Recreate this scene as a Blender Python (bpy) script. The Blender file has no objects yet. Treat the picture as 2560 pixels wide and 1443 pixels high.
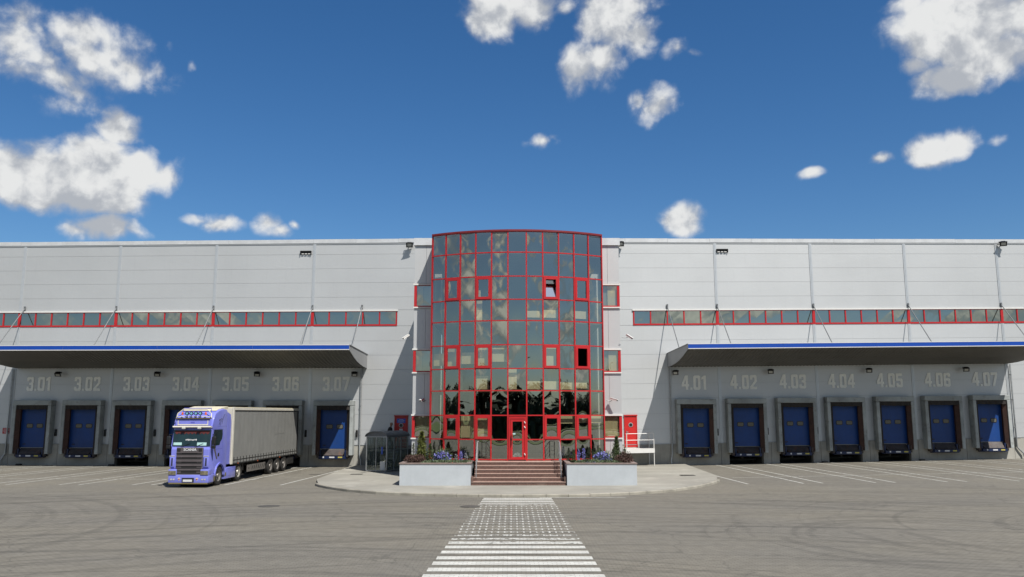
import bpy, bmesh, math, random
from mathutils import Vector, Matrix, noise
from mathutils.geometry import tessellate_polygon
random.seed(11)
R = math.radians
sc = bpy.context.scene
COL = sc.collection

# ------------------------------------------------------------------ camera
cam_d = bpy.data.cameras.new('camera'); cam = bpy.data.objects.new('camera', cam_d); COL.objects.link(cam)
cam.location = (0, 0, 3.657); cam.rotation_euler = (math.pi/2 + 0.1497, 0, 0)
cam_d.sensor_width = 36; cam_d.lens = 2071.5/2560*36; cam_d.clip_start = 0.1; cam_d.clip_end = 3000
sc.camera = cam
sc.view_settings.view_transform = 'Standard'; sc.view_settings.look = 'None'
sc.view_settings.exposure = 0.38; sc.view_settings.gamma = 1.0
sc.cycles.use_denoising = True
sc.cycles.max_bounces = 8; sc.cycles.transparent_max_bounces = 12
sc.cycles.caustics_reflective = False; sc.cycles.caustics_refractive = False

# ------------------------------------------------------------------ sun
SUN = Vector((0.65, -1.0, 1.70)).normalized()
sl = bpy.data.lights.new('sun', 'SUN'); so = bpy.data.objects.new('sun', sl); COL.objects.link(so)
sl.energy = 5.0; sl.angle = R(0.5); sl.color = (1.0, 0.955, 0.88)
so.rotation_euler = (-SUN).to_track_quat('-Z', 'Y').to_euler()

# ------------------------------------------------------------------ node helpers
class NT:
    def __init__(s, nt): s.nt = nt
    def n(s, t, **k):
        nd = s.nt.nodes.new(t)
        for a, b in k.items(): setattr(nd, a, b)
        return nd
    def l(s, a, b): s.nt.links.new(a, b)
    def _in(s, sock, v):
        if isinstance(v, bpy.types.NodeSocket): s.l(v, sock)
        elif v is not None: sock.default_value = v
    def m(s, op, a, b=None, c=None, clamp=False):
        nd = s.n('ShaderNodeMath', operation=op); nd.use_clamp = clamp
        s._in(nd.inputs[0], a); s._in(nd.inputs[1], b); s._in(nd.inputs[2], c)
        return nd.outputs[0]
    def v(s, op, a, b=None, scale=None):
        nd = s.n('ShaderNodeVectorMath', operation=op)
        s._in(nd.inputs[0], a); s._in(nd.inputs[1], b)
        if scale is not None: s._in(nd.inputs['Scale'], scale)
        return nd.outputs['Value'] if op in ('LENGTH', 'DOT_PRODUCT', 'DISTANCE') else nd.outputs[0]
    def noise(s, vec, scale, detail=4, rough=0.5, dist=0.0):
        nd = s.n('ShaderNodeTexNoise'); s.l(vec, nd.inputs['Vector'])
        nd.inputs['Scale'].default_value = scale; nd.inputs['Detail'].default_value = detail
        nd.inputs['Roughness'].default_value = rough; nd.inputs['Distortion'].default_value = dist
        return nd
    def ss(s, x, a, b):
        nd = s.n('ShaderNodeMapRange', interpolation_type='SMOOTHSTEP')
        s._in(nd.inputs[0], x); nd.inputs[1].default_value = a; nd.inputs[2].default_value = b
        return nd.outputs[0]
    def mix(s, f, a, b, bt='MIX'):
        nd = s.n('ShaderNodeMix', data_type='RGBA', blend_type=bt)
        s._in(nd.inputs[0], f); s._in(nd.inputs[6], a); s._in(nd.inputs[7], b)
        return nd.outputs[2]
def c4(c): return (c[0], c[1], c[2], 1.0)

# ------------------------------------------------------------------ sky with cumulus
w = bpy.data.worlds.new('World'); sc.world = w; w.use_nodes = True
w.node_tree.nodes.clear(); T = NT(w.node_tree)
sky = T.n('ShaderNodeTexSky', sky_type='NISHITA'); sky.sun_disc = False
sky.sun_elevation = math.asin(SUN.z); sky.sun_rotation = math.atan2(SUN.x, SUN.y)
sky.air_density = 1.0; sky.dust_density = 0.6; sky.ozone_density = 2.5; sky.altitude = 200
tc = T.n('ShaderNodeTexCoord'); D = tc.outputs['Generated']
# cumulus placed by direction: (x, y, z, radius across, radius up, strength)
CL = CLOUDS = []
def cloud(px, py, rx, ry, wgt=1.0):
    x = (px-1280)/2071.5; u = -(py-721.5)/2071.5; ct, st = math.cos(.1497), math.sin(.1497)
    d = Vector((x, ct-u*st, st+u*ct)); L = d.length; d.normalize()
    CL.append((d, rx*1.10/2071.5/L, ry*1.10/2071.5/L, wgt))
for a in ((20,100,120,100,.80),(200,90,200,70,.80),(110,190,190,80,.84),(90,160,160,95,.78),(200,140,180,100,.80),(330,170,140,75,.80),(400,170,50,45,.65),(170,225,130,80,.74),(40,40,60,60,.62),(225,270,60,50,.55),(120,110,110,80,.7),(260,120,120,60,.66),(80,70,60,50,.6),
          (292,320,75,75,1.35),(260,390,120,90,1.3),(120,400,60,60,.9),(30,420,110,80,1.2),(400,440,80,60,1.1),(290,290,60,50,1.1),(240,440,190,90,1.5),(100,460,200,90,1.5),(340,430,120,90,1.3),(410,430,70,60,.9),(200,500,220,60,1.2),(330,350,50,40,.8),
          (200,575,70,34,.9),(265,568,110,44,1.25),(330,575,60,34,.8),(500,552,75,28,.95),(545,562,70,38,1.1),(660,560,40,42,.75),(690,580,40,25,.65),(728,565,22,18,.7),(487,165,22,28,.7),(462,495,18,18,.65),(420,120,30,30,.5),
          (1240,40,110,75,1.2),(1330,20,100,80,1.2),(1400,20,60,45,.75),(1520,60,120,110,1.35),(1450,170,80,75,1.15),(1600,90,80,75,1.15),(1500,150,90,80,1.1),(1560,10,120,60,1.1),
          (1690,130,48,36,1.0),(1720,140,40,22,.65),(1600,255,40,36,.8),(1650,265,75,62,1.15),(1350,352,62,30,1.0),(1385,342,36,20,.7),(1700,545,70,46,1.25),(1715,572,55,30,.9),
          (2350,70,140,110,1.4),(2460,60,180,130,1.5),(2500,130,140,100,1.3),(2390,190,130,60,1.2),(2280,165,60,40,.85),(2560,40,160,130,1.4),(2280,20,70,60,.9),
          (2340,375,85,52,1.25),(2395,355,60,50,1.1),(2190,405,42,24,.8),(2030,447,38,18,.62),(2497,342,26,20,.55),(2440,350,35,20,.5)):
    cloud(*a)
def blobs(vec):
    acc = None
    for d, rx, rz, wg in CLOUDS:
        q = T.v('MULTIPLY', T.v('SUBTRACT', vec, tuple(d)), (1/rx, .6/rx, 1/rz))
        f = T.m('MULTIPLY', T.m('SUBTRACT', 1.0, T.v('LENGTH', q), clamp=True), wg)
        acc = f if acc is None else T.m('MAXIMUM', acc, f)
    return acc
def billow(vec, det=6):      # cauliflower lumps: inverted cell noise over fractal noise
    vo = T.n('ShaderNodeTexVoronoi', feature='SMOOTH_F1'); T.l(vec, vo.inputs['Vector']); vo.inputs['Scale'].default_value = 34
    vo.inputs['Smoothness'].default_value = .6; vo.inputs['Detail'].default_value = 2.0; vo.inputs['Roughness'].default_value = .55
    n = T.noise(vec, 13, det, .60).outputs['Fac']
    return T.m('ADD', T.m('MULTIPLY', T.m('SUBTRACT', .42, vo.outputs['Distance']), .50), T.m('MULTIPLY', T.m('SUBTRACT', n, .5), 3.1))
wn = T.noise(D, 9, 4, .55)
W0 = T.v('ADD', D, T.v('SCALE', T.v('SUBTRACT', wn.outputs['Color'], (.5,.5,.5)), scale=.034))
W1 = T.v('ADD', W0, (0.010, 0, 0.024))
sepd = T.n('ShaderNodeSeparateXYZ'); T.l(D, sepd.inputs[0])
back = T.ss(T.m('MULTIPLY', sepd.outputs[1], -1.0), .0, .35)
bk = T.noise(T.v('MULTIPLY', D, (1,1,1.6)), 4.2, 6, .60).outputs['Fac']
bkf = T.m('MULTIPLY', T.m('SUBTRACT', bk, .31), T.m('MULTIPLY', back, 2.6))
acc0 = blobs(W0); acc = T.m('MAXIMUM', acc0, bkf)
bl0 = billow(W0, 9); bl1 = billow(W1, 6)
val = T.m('ADD', T.m('MULTIPLY', acc, 1.55), T.m('SUBTRACT', bl0, .24))
alpha = T.m('MULTIPLY', T.m('POWER', T.ss(val, -.22, .86), 1.30), T.ss(acc, .0, .30))
alpha = T.m('MAXIMUM', alpha, T.m('MULTIPLY', back, .48))
# lumps are bright towards the sun (up and right), thick parts grey underneath
relief = T.m('SUBTRACT', bl0, bl1)
acc_up = blobs(T.v('ADD', W0, (0.012, 0, 0.050)))
shade = T.m('ADD', T.m('MULTIPLY', T.m('SUBTRACT', acc_up, acc0), -.62), T.m('MULTIPLY', relief, 1.7))
shade = T.m('SUBTRACT', shade, T.m('MULTIPLY', acc0, .22))
shade = T.ss(shade, -.60, .72)
ccol = T.mix(shade, (.48,.51,.56,1), (.87,.88,.88,1))
ccol = T.mix(back, ccol, T.mix(T.ss(T.m('ADD', bl0, T.m('MULTIPLY', T.m('SUBTRACT', bk, .5), 2.2)), -.25, .55), (.27,.31,.33,1), (.86,.85,.78,1)))
hsv = T.n('ShaderNodeHueSaturation'); T.l(sky.outputs[0], hsv.inputs['Color']); hsv.inputs['Saturation'].default_value = 1.28
hsv.inputs['Hue'].default_value = .5
bg1 = T.n('ShaderNodeBackground'); T.l(T.mix(1.0, hsv.outputs[0], (.90,1.0,1.10,1), 'MULTIPLY'), bg1.inputs[0]); bg1.inputs[1].default_value = .071
bg2 = T.n('ShaderNodeBackground'); T.l(ccol, bg2.inputs[0]); bg2.inputs[1].default_value = .70
ms = T.n('ShaderNodeMixShader'); T.l(alpha, ms.inputs[0]); T.l(bg1.outputs[0], ms.inputs[1]); T.l(bg2.outputs[0], ms.inputs[2])
wo = T.n('ShaderNodeOutputWorld'); T.l(ms.outputs[0], wo.inputs[0])
w.cycles.sampling_method = 'MANUAL'; w.cycles.sample_map_resolution = 512

# ------------------------------------------------------------------ materials
M = {}
def mat(name, col, rough=.6, metal=0.0, var=.06, scale=3.0, bump=0.0, bscale=40.0, coat=0.0, streak=0.0, spec=.5, dirt=None):
    if metal < .2 and name != 'number_paint': col = [x*.78 for x in col]
    elif metal >= .2: col = [x*.82 for x in col]
    m = bpy.data.materials.new(name); m.use_nodes = True; t = NT(m.node_tree)
    b = m.node_tree.nodes['Principled BSDF']
    co = t.n('ShaderNodeNewGeometry').outputs['Position'] if name in ('shelter_grey','shelter_side','flap','flap_red','dock_blue','lip_steel','concrete','conifer','groundcover') else t.n('ShaderNodeTexCoord').outputs['Object']
    n = t.noise(co, scale, 5, .6).outputs['Fac']
    f = t.ss(n, .3, .7)
    c = t.mix(f, c4([x*(1-var) for x in col]), c4([min(1, x*(1+var)) for x in col]))
    if streak:
        sv = t.v('MULTIPLY', co, (6.0, 6.0, .35))
        s = t.ss(t.noise(sv, 1.3, 5, .65).outputs['Fac'], .52, .78)
        c = t.mix(t.m('MULTIPLY', s, streak), c, c4([x*.45 for x in col]))
    if dirt:
        s = t.ss(t.noise(co, dirt[1], 6, .7).outputs['Fac'], .5, .72)
        c = t.mix(t.m('MULTIPLY', s, dirt[2]), c, c4(dirt[0]))
    t.l(c, b.inputs['Base Color'])
    b.inputs['Roughness'].default_value = rough; b.inputs['Metallic'].default_value = metal
    b.inputs['Specular IOR Level'].default_value = spec
    if coat: b.inputs['Coat Weight'].default_value = coat; b.inputs['Coat Roughness'].default_value = .08
    if bump:
        bp = t.n('ShaderNodeBump'); bp.inputs['Strength'].default_value = bump; bp.inputs['Distance'].default_value = .02
        t.l(t.noise(co, bscale, 4, .6).outputs['Fac'], bp.inputs['Height']); t.l(bp.outputs[0], b.inputs['Normal'])
    M[name] = m; return m
mat('cladding', (.66,.675,.685), .50, .5, .03, .22, bump=.06, bscale=.9, streak=.07)
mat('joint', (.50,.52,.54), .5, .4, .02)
mat('post_cover', (.66,.69,.72), .4, .5, .03)
mat('white_trim', (.80,.80,.78), .45, 0, .03, 2)
mat('coping', (.78,.79,.80), .38, .35, .08, 1.4, bump=.15, bscale=2.5)
mat('red_frame', (.52,.018,.022), .35, 0, .06, 2, coat=.2)
mat('red_dark', (.22,.02,.025), .45, 0, .06, 2)
mat('red_door', (.60,.02,.018), .4, 0, .05, 2, coat=.2)
mat('concrete', (.42,.41,.37), .85, 0, .16, .8, bump=.25, bscale=12, streak=.45)
mat('concrete_dark', (.10,.10,.09), .9, 0, .2, 2)
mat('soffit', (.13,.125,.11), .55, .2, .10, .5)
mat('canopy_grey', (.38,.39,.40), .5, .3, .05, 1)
mat('blue_band', (.004,.065,.42), .4, 0, .05, 1)
mat('dock_blue', (.002,.050,.24), .5, 0, .14, .5, streak=.25, dirt=((.03,.05,.12), 2.4, .35))
mat('leveller_blue', (.006,.018,.075), .5, 0, .12, 3)
mat('shelter_grey', (.40,.43,.43), .75, 0, .22, .7, bump=.25, bscale=6, dirt=((.13,.12,.10), 3.0, .55))
mat('shelter_side', (.17,.19,.19), .8, 0, .12, 2)
mat('flap', (.022,.016,.013), .75, 0, .3, 3, bump=.4, bscale=8)
mat('flap_red', (.055,.022,.015), .75, 0, .3, 3, bump=.4, bscale=8)
mat('black', (.012,.012,.013), .45, 0, .1)
mat('rubber', (.022,.021,.020), .8, 0, .2, 6)
mat('lip_steel', (.075,.065,.065), .6, .35, .3, 3, dirt=((.16,.07,.035), 2.5, .6))
mat('galv', (.46,.48,.49), .45, .6, .12, 5)
mat('dull_steel', (.20,.21,.22), .5, .5, .15, 5)
mat('number_paint', (.93,.93,.88), .7, 0, .05, 5)
mat('number_edge', (.26,.26,.235), .7, 0, .05, 5)
mat('sticker_white', (.75,.76,.78), .6)
mat('sticker_yellow', (.55,.48,.10), .6)
mat('door_glass', (.16,.15,.12), .25)
mat('render_white', (.50,.54,.58), .8, 0, .05, 1.2, bump=.12, bscale=30, streak=.07)
mat('granite', (.150,.085,.068), .55, 0, .22, 14, bump=.05, bscale=60, dirt=((.24,.18,.15), 1.3, .4))
mat('granite_top', (.46,.32,.27), .6, 0, .12, 8)  # treads, paler than the riser granite
mat('rim_stone', (.25,.19,.17), .6, 0, .15, 6)
mat('soil', (.06,.04,.03), .95, 0, .3, 8, bump=.6, bscale=20)
mat('conifer', (.055,.085,.022), .7, 0, .45, 9)
mat('conifer_dark', (.018,.032,.012), .7, 0, .4, 9)
mat('conifer_gold', (.12,.14,.025), .7, 0, .35, 9)
mat('groundcover', (.11,.15,.075), .7, 0, .4, 12)
mat('barberry', (.085,.042,.032), .7, 0, .5, 14)
mat('iris', (.22,.22,.60), .6, 0, .35, 14)
mat('iris_leaf', (.10,.15,.05), .6, 0, .3, 10)
mat('spike_grey', (.25,.26,.28), .7, 0, .25, 10)
mat('twig', (.09,.06,.04), .8)
mat('red_flower', (.45,.06,.03), .7)
mat('interior', (.17,.16,.13), .9, 0, .2, .6)
mat('interior_dark', (.07,.065,.055), .9, 0, .2, .6)
mat('blind', (.95,.92,.72), .8, 0, .05, 2)
mat('truck_blue', (.235,.26,.80), .30, .0, .05, 2, coat=.6, dirt=((.15,.14,.22), 2.2, .22))
mat('truck_blue_dark', (.10,.105,.50), .35, .0, .04, 2, coat=.5)
mat('truck_white', (.72,.69,.60), .45, 0, .06, 2)
mat('truck_cream', (.74,.68,.50), .5, 0, .06, 2)
mat('tarp', (.26,.262,.25), .6, 0, .06, 1.2, bump=.25, bscale=1.6, streak=.12)
mat('grille', (.115,.10,.105), .5, .1, .1, 4)
mat('grille_dark', (.018,.017,.018), .6)
mat('olive_trim', (.17,.14,.05), .55, 0, .1)
mat('lamp_glass', (.55,.56,.52), .12, 0, .1)
mat('headlight', (.20,.18,.12), .15, 0, .4, 9, coat=.8)
mat('lamp_cyan', (.25,.55,.75), .15, .2, .1)
mat('orange', (.75,.13,.03), .4)
mat('curtain_red', (.10,.012,.012), .7)
mat('rim_grey', (.24,.225,.21), .5, .4, .15)
mat('rim_light', (.45,.43,.38), .45, .5, .15)
mat('chassis', (.020,.019,.018), .7, .1, .3)
mat('seat_red', (.16,.03,.02), .7)
mat('card_cyan', (.45,.70,.70), .6)
mat('sign_red', (.48,.03,.03), .5)
mat('sign_blue', (.05,.12,.60), .5)
mat('skin', (.42,.25,.18), .6)
mat('hair', (.10,.08,.07), .8)
mat('jacket', (.014,.015,.020), .8)
mat('trousers', (.03,.035,.05), .8)
mat('leaf_wood', (.035,.048,.022), .8, 0, .5, .3)
mat('grass', (.10,.13,.035), .9, 0, .3, .2)
mat('bark', (.10,.08,.06), .9)
mat('roofing', (.30,.31,.32), .7)
mat('iron', (.10,.095,.085), .7, .3, .2, 5)
# windscreen: dark glass
m = mat('windscreen', (.012,.030,.030), .06, 0, .2, 2, coat=1.0)

def glass_mat(name, refl, trans, fac, rough=.0, bump=.0, bscale=1.2):
    m = bpy.data.materials.new(name); m.use_nodes = True; nt = m.node_tree; nt.nodes.clear(); t = NT(nt)
    g = t.n('ShaderNodeBsdfGlossy'); g.inputs['Color'].default_value = c4(refl); g.inputs['Roughness'].default_value = rough
    tr = t.n('ShaderNodeBsdfTransparent'); tr.inputs['Color'].default_value = c4(trans)
    mx = t.n('ShaderNodeMixShader'); mx.inputs[0].default_value = fac
    t.l(tr.outputs[0], mx.inputs[1]); t.l(g.outputs[0], mx.inputs[2])
    if bump:
        co = t.n('ShaderNodeTexCoord').outputs['Object']
        bp = t.n('ShaderNodeBump'); bp.inputs['Strength'].default_value = 1.0; bp.inputs['Distance'].default_value = bump
        t.l(t.noise(co, bscale, 1, .4).outputs['Fac'], bp.inputs['Height']); t.l(bp.outputs[0], g.inputs['Normal'])
    o = t.n('ShaderNodeOutputMaterial'); t.l(mx.outputs[0], o.inputs[0]); M[name] = m; return m
glass_mat('solar_glass', (.72,.75,.69), (.95,.93,.78), .50)
glass_mat('strip_glass', (.66,.72,.68), (.42,.42,.32), .58, bump=.004, bscale=1.0)
glass_mat('clear_glass', (.60,.64,.62), (.84,.88,.88), .12)
glass_mat('bright_glass', (.95,.97,1.0), (.5,.5,.5), .93)

# block paving with tyre marks
def paving():
    m = bpy.data.materials.new('block_paving'); m.use_nodes = True; t = NT(m.node_tree); b = m.node_tree.nodes['Principled BSDF']
    co = t.n('ShaderNodeTexCoord').outputs['Object']
    wob = t.v('ADD', co, t.v('SCALE', t.v('SUBTRACT', t.noise(co, .35, 2).outputs['Color'], (.5,.5,.5)), scale=.12))
    br = t.n('ShaderNodeTexBrick'); t.l(wob, br.inputs['Vector'])
    br.inputs['Color1'].default_value = (.148,.139,.120,1); br.inputs['Color2'].default_value = (.174,.164,.142,1); br.inputs['Mortar'].default_value = (.100,.093,.078,1)
    br.inputs['Scale'].default_value = 1.0; br.inputs['Brick Width'].default_value = .22; br.inputs['Row Height'].default_value = .12
    br.inputs['Mortar Size'].default_value = .009; br.inputs['Mortar Smooth'].default_value = .3; br.inputs['Bias'].default_value = -.2
    c = br.outputs['Color']
    big = t.ss(t.noise(t.v('MULTIPLY', co, (.6,1,1)), .14, 5, .6).outputs['Fac'], .35, .68)
    c = t.mix(big, c, t.mix(1.0, c, (1.14,1.12,1.06,1), 'MULTIPLY'))
    fine = t.noise(co, 3.0, 7, .7).outputs['Fac']
    c = t.mix(.5, c, t.mix(t.ss(fine, .25, .75), (.72,.72,.72,1), (1.15,1.15,1.14,1)), 'MULTIPLY')
    # pale dusty patches
    du = t.ss(t.noise(t.v('MULTIPLY', co, (.35,1,1)), .5, 6, .65).outputs['Fac'], .56, .74)
    c = t.mix(t.m('MULTIPLY', du, .35), c, (.23,.217,.183,1))
    sep = t.n('ShaderNodeSeparateXYZ'); t.l(co, sep.inputs[0])
    # tyre tracks: noise stretched round turning circles
    for (cx, cy, r0, r1, fr, amt) in ((5,-10, 26, 52, 2.3, .62), (-9,-8, 24, 46, 2.0, .55), (12.6,25.5, 2.2, 6.5, 2.2, .6), (20,27, 1.5, 12, 1.9, .6), (-26,26, 3, 16, 1.5, .5), (12,36, 1.0, 4.5, 1.6, .35)):
        x = t.m('SUBTRACT', sep.outputs[0], cx); y = t.m('SUBTRACT', sep.outputs[1], cy)
        r = t.m('SQRT', t.m('ADD', t.m('MULTIPLY', x, x), t.m('MULTIPLY', y, y)))
        th = t.m('ARCTAN2', x, t.m('ABSOLUTE', y)) if r0 > 20 else t.m('ARCTAN2', y, x)
        cb = t.n('ShaderNodeCombineXYZ'); t.l(t.m('MULTIPLY', r, fr), cb.inputs[0]); t.l(t.m('MULTIPLY', th, 1.6 if r0 > 20 else .5), cb.inputs[1]); cb.inputs[2].default_value = cx
        nn = t.noise(cb.outputs[0], 1.0, 4, .62).outputs['Fac']
        k = t.ss(nn, .52, .62)
        k = t.m('MULTIPLY', k, t.m('MULTIPLY', t.ss(r, r0, r0*1.2), t.ss(t.m('MULTIPLY', r, -1), -r1*1.15, -r1)))
        c = t.mix(t.m('MULTIPLY', k, amt*(1.0 if r0 > 20 else .75)), c, t.mix(1.0, c, (.62,.62,.63,1), 'MULTIPLY'))
    vo = t.n('ShaderNodeTexVoronoi', feature='DISTANCE_TO_EDGE'); t.l(t.v('ADD', co, t.v('SCALE', t.noise(co, .8, 4).outputs['Color'], scale=1.4)), vo.inputs['Vector']); vo.inputs['Scale'].default_value = .16
    ck = t.ss(t.m('MULTIPLY', vo.outputs['Distance'], -1), -.006, -.001)
    c = t.mix(t.m('MULTIPLY', ck, .45), c, (.07,.066,.058,1))
    lane = t.m('MULTIPLY', t.ss(sep.outputs[1], 43, 52), t.ss(t.noise(t.v('MULTIPLY', co, (2.2,.12,1)), 1.0, 3, .6).outputs['Fac'], .48, .66))
    c = t.mix(t.m('MULTIPLY', lane, .5), c, t.mix(1.0, c, (.66,.65,.64,1), 'MULTIPLY'))
    # oil drips and dark specks near the docks
    sp = t.ss(t.noise(t.v('MULTIPLY', co, (.7,1.4,1)), 1.1, 3, .5).outputs['Fac'], .70, .76)
    c = t.mix(t.m('MULTIPLY', sp, .45), c, (.11,.105,.10,1))
    t.l(c, b.inputs['Base Color']); b.inputs['Roughness'].default_value = .8; b.inputs['Specular IOR Level'].default_value = .35
    bp = t.n('ShaderNodeBump'); bp.inputs['Strength'].default_value = .35; bp.inputs['Distance'].default_value = .01
    t.l(t.m('ADD', t.m('MULTIPLY', br.outputs['Fac'], -1.0), t.m('MULTIPLY', fine, .4)), bp.inputs['Height']); t.l(bp.outputs[0], b.inputs['Normal'])
    M['paving'] = m
paving()
def pavement_mat():
    m = mat('pavement', (.325,.312,.272), .85, 0, .12, .35, bump=.2, bscale=25, dirt=((.42,.405,.36), .45, .5)); return m
pavement_mat()
mat('kerb', (.34,.32,.27), .85, 0, .22, 1.1, bump=.3, bscale=25)
# road paint, worn down to the block edges in the middle of the crossing
def paint_mat(name, worn):
    m = bpy.data.materials.new(name); m.use_nodes = True; nt = m.node_tree; t = NT(nt); b = nt.nodes['Principled BSDF']; out = nt.nodes['Material Output']
    co = t.n('ShaderNodeTexCoord').outputs['Object']
    b.inputs['Roughness'].default_value = .7
    bb = t.n('ShaderNodeTexBrick'); t.l(co, bb.inputs['Vector']); bb.inputs['Color1'].default_value = (.50,.51,.48,1); bb.inputs['Color2'].default_value = (.62,.62,.58,1); bb.inputs['Mortar'].default_value = (.37,.36,.33,1)
    bb.inputs['Scale'].default_value = 1.0; bb.inputs['Brick Width'].default_value = .22; bb.inputs['Row Height'].default_value = .12; bb.inputs['Mortar Size'].default_value = .010
    t.l(t.mix(t.ss(t.noise(co, 2.2, 6, .7).outputs['Fac'], .42, .72), bb.outputs['Color'], (.42,.41,.38,1)), b.inputs['Base Color'])
    tr = t.n('ShaderNodeBsdfTransparent'); mx = t.n('ShaderNodeMixShader')
    sep = t.n('ShaderNodeSeparateXYZ'); t.l(co, sep.inputs[0])
    n = t.noise(co, 4.0, 6, .7).outputs['Fac']
    if worn:
        # wear is worst between y=25 and y=35 metres
        wr = t.m('MULTIPLY', t.ss(sep.outputs[1], 22.5, 27.0), t.ss(t.m('MULTIPLY', sep.outputs[1], -1), -35.6, -33.6))
        side = t.m('ABSOLUTE', sep.outputs[0]); 
        br = t.n('ShaderNodeTexBrick'); t.l(t.v('ADD', co, (.03,.02,0)), br.inputs['Vector'])
        br.offset = 0.0; br.inputs['Scale'].default_value = 1.0; br.inputs['Brick Width'].default_value = .20; br.inputs['Row Height'].default_value = .315
        br.inputs['Mortar Size'].default_value = .028; br.inputs['Mortar Smooth'].default_value = .15
        keep = br.outputs['Fac']
        lim = t.m('SUBTRACT', t.ss(n, .25, .62), t.m('MULTIPLY', wr, .9))
        a = t.m('MAXIMUM', t.ss(lim, -.05, .25), t.m('MULTIPLY', keep, t.ss(n, .30, .56)))
        a = t.m('MULTIPLY', a, .93)
        a = t.mix(t.m('MULTIPLY', wr, .0), a, a)
    else:
        a = t.m('MULTIPLY', t.ss(n, .24, .50), .88)
    t.l(a, mx.inputs[0]); t.l(tr.outputs[0], mx.inputs[1]); t.l(b.outputs[0], mx.inputs[2]); t.l(mx.outputs[0], out.inputs[0])
    M[name] = m
paint_mat('zebra_paint', True); paint_mat('line_paint', False)

# ------------------------------------------------------------------ geometry helpers
class MB:
    def __init__(s): s.v = []; s.f = []; s.mi = []; s.cur = 0
    def m(s, i): s.cur = i; return s
    def add(s, vs, fs):
        o = len(s.v); s.v += [tuple(p) for p in vs]
        for f in fs: s.f.append([i+o for i in f]); s.mi.append(s.cur)
        return s
    def box(s, x0, x1, y0, y1, z0, z1):
        return s.add([(x0,y0,z0),(x1,y0,z0),(x1,y1,z0),(x0,y1,z0),(x0,y0,z1),(x1,y0,z1),(x1,y1,z1),(x0,y1,z1)],
                     [(0,3,2,1),(4,5,6,7),(0,1,5,4),(1,2,6,5),(2,3,7,6),(3,0,4,7)])
    def cbox(s, x0, x1, y0, y1, z0, z1, c):   # box chamfered on its vertical and front edges
        bm = bmesh.new(); vs = [bm.verts.new(p) for p in ((x0,y0,z0),(x1,y0,z0),(x1,y1,z0),(x0,y1,z0),(x0,y0,z1),(x1,y0,z1),(x1,y1,z1),(x0,y1,z1))]
        for f in ((0,3,2,1),(4,5,6,7),(0,1,5,4),(1,2,6,5),(2,3,7,6),(3,0,4,7)): bm.faces.new([vs[i] for i in f])
        bmesh.ops.bevel(bm, geom=bm.edges[:], offset=c, segments=2, affect='EDGES', profile=.5)
        bm.verts.index_update(); s.add([v.co for v in bm.verts], [[v.index for v in f.verts] for f in bm.faces]); bm.free(); return s
    def prism(s, pts, a0, a1, axis='x'):      # 2-D outline extruded along an axis
        def P(a, p): return {'x': (a, p[0], p[1]), 'y': (p[0], a, p[1]), 'z': (p[0], p[1], a)}[axis]
        n = len(pts); vs = [P(a0, p) for p in pts] + [P(a1, p) for p in pts]
        tri = tessellate_polygon([[Vector((p[0], p[1], 0)) for p in pts]])
        fs = [tuple(t) for t in tri] + [tuple(i+n for i in reversed(t)) for t in tri] + [(i, (i+1) % n, (i+1) % n + n, i+n) for i in range(n)]
        return s.add(vs, fs)
    def quad(s, a, b, c, d): return s.add([a,b,c,d], [(0,1,2,3)])
    def tube(s, pts, r, n=8, cap=True, r2=None):
        pts = [Vector(p) for p in pts]; rings = []; up = Vector((0,0,1)); k = len(pts)
        for i, p in enumerate(pts):
            d = (pts[min(i+1, k-1)] - pts[max(i-1, 0)]).normalized()
            a = d.cross(up); a = a.normalized() if a.length > 1e-4 else Vector((1,0,0)); b = a.cross(d).normalized()
            rr = r if r2 is None else r + (r2-r)*i/(k-1)
            rings.append([p + (a*math.cos(2*math.pi*j/n) + b*math.sin(2*math.pi*j/n))*rr for j in range(n)])
        vs = [q for rg in rings for q in rg]; fs = []
        for i in range(k-1):
            for j in range(n): fs.append((i*n+j, i*n+(j+1) % n, (i+1)*n+(j+1) % n, (i+1)*n+j))
        if cap: fs += [tuple(range(n))[::-1], tuple(range((k-1)*n, k*n))]
        return s.add(vs, fs)
    def lathe(s, prof, c, axis='x', n=24, cap=True):    # prof: (offset along axis, radius)
        vs = []; fs = []
        for (a, r) in prof:
            for j in range(n):
                t = 2*math.pi*j/n; p, q = r*math.cos(t), r*math.sin(t)
                vs.append({'x': (c[0]+a, c[1]+p, c[2]+q), 'y': (c[0]+p, c[1]+a, c[2]+q), 'z': (c[0]+p, c[1]+q, c[2]+a)}[axis])
        k = len(prof)
        for i in range(k-1):
            for j in range(n): fs.append((i*n+j, i*n+(j+1) % n, (i+1)*n+(j+1) % n, (i+1)*n+j))
        if cap: fs += [tuple(range(n))[::-1], tuple(range((k-1)*n, k*n))]
        return s.add(vs, fs)
    def build(s, name, mats, parent=None, fn=None, world=False, smooth=False, loc=None):
        vs = [Vector(p) for p in s.v]
        if fn: vs = [Vector(fn(*p)) for p in vs]
        off = Vector((0,0,0))
        if world and parent is not None: off = parent.location
        if loc is not None: off = Vector(loc)
        me = bpy.data.meshes.new(name); me.from_pydata([v-off for v in vs], [], s.f)
        for k in (mats if isinstance(mats, (list, tuple)) else [mats]): me.materials.append(M[k])
        me.polygons.foreach_set('material_index', s.mi)
        bm = bmesh.new(); bm.from_mesh(me); bmesh.ops.recalc_face_normals(bm, faces=bm.faces[:]); bm.to_mesh(me); bm.free()
        if smooth: me.polygons.foreach_set('use_smooth', [True]*len(me.polygons)); me.set_sharp_from_angle(angle=R(38))
        o = bpy.data.objects.new(name, me); COL.objects.link(o)
        if parent is not None: o.parent = parent
        if loc is not None: o.location = loc
        return o
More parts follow.
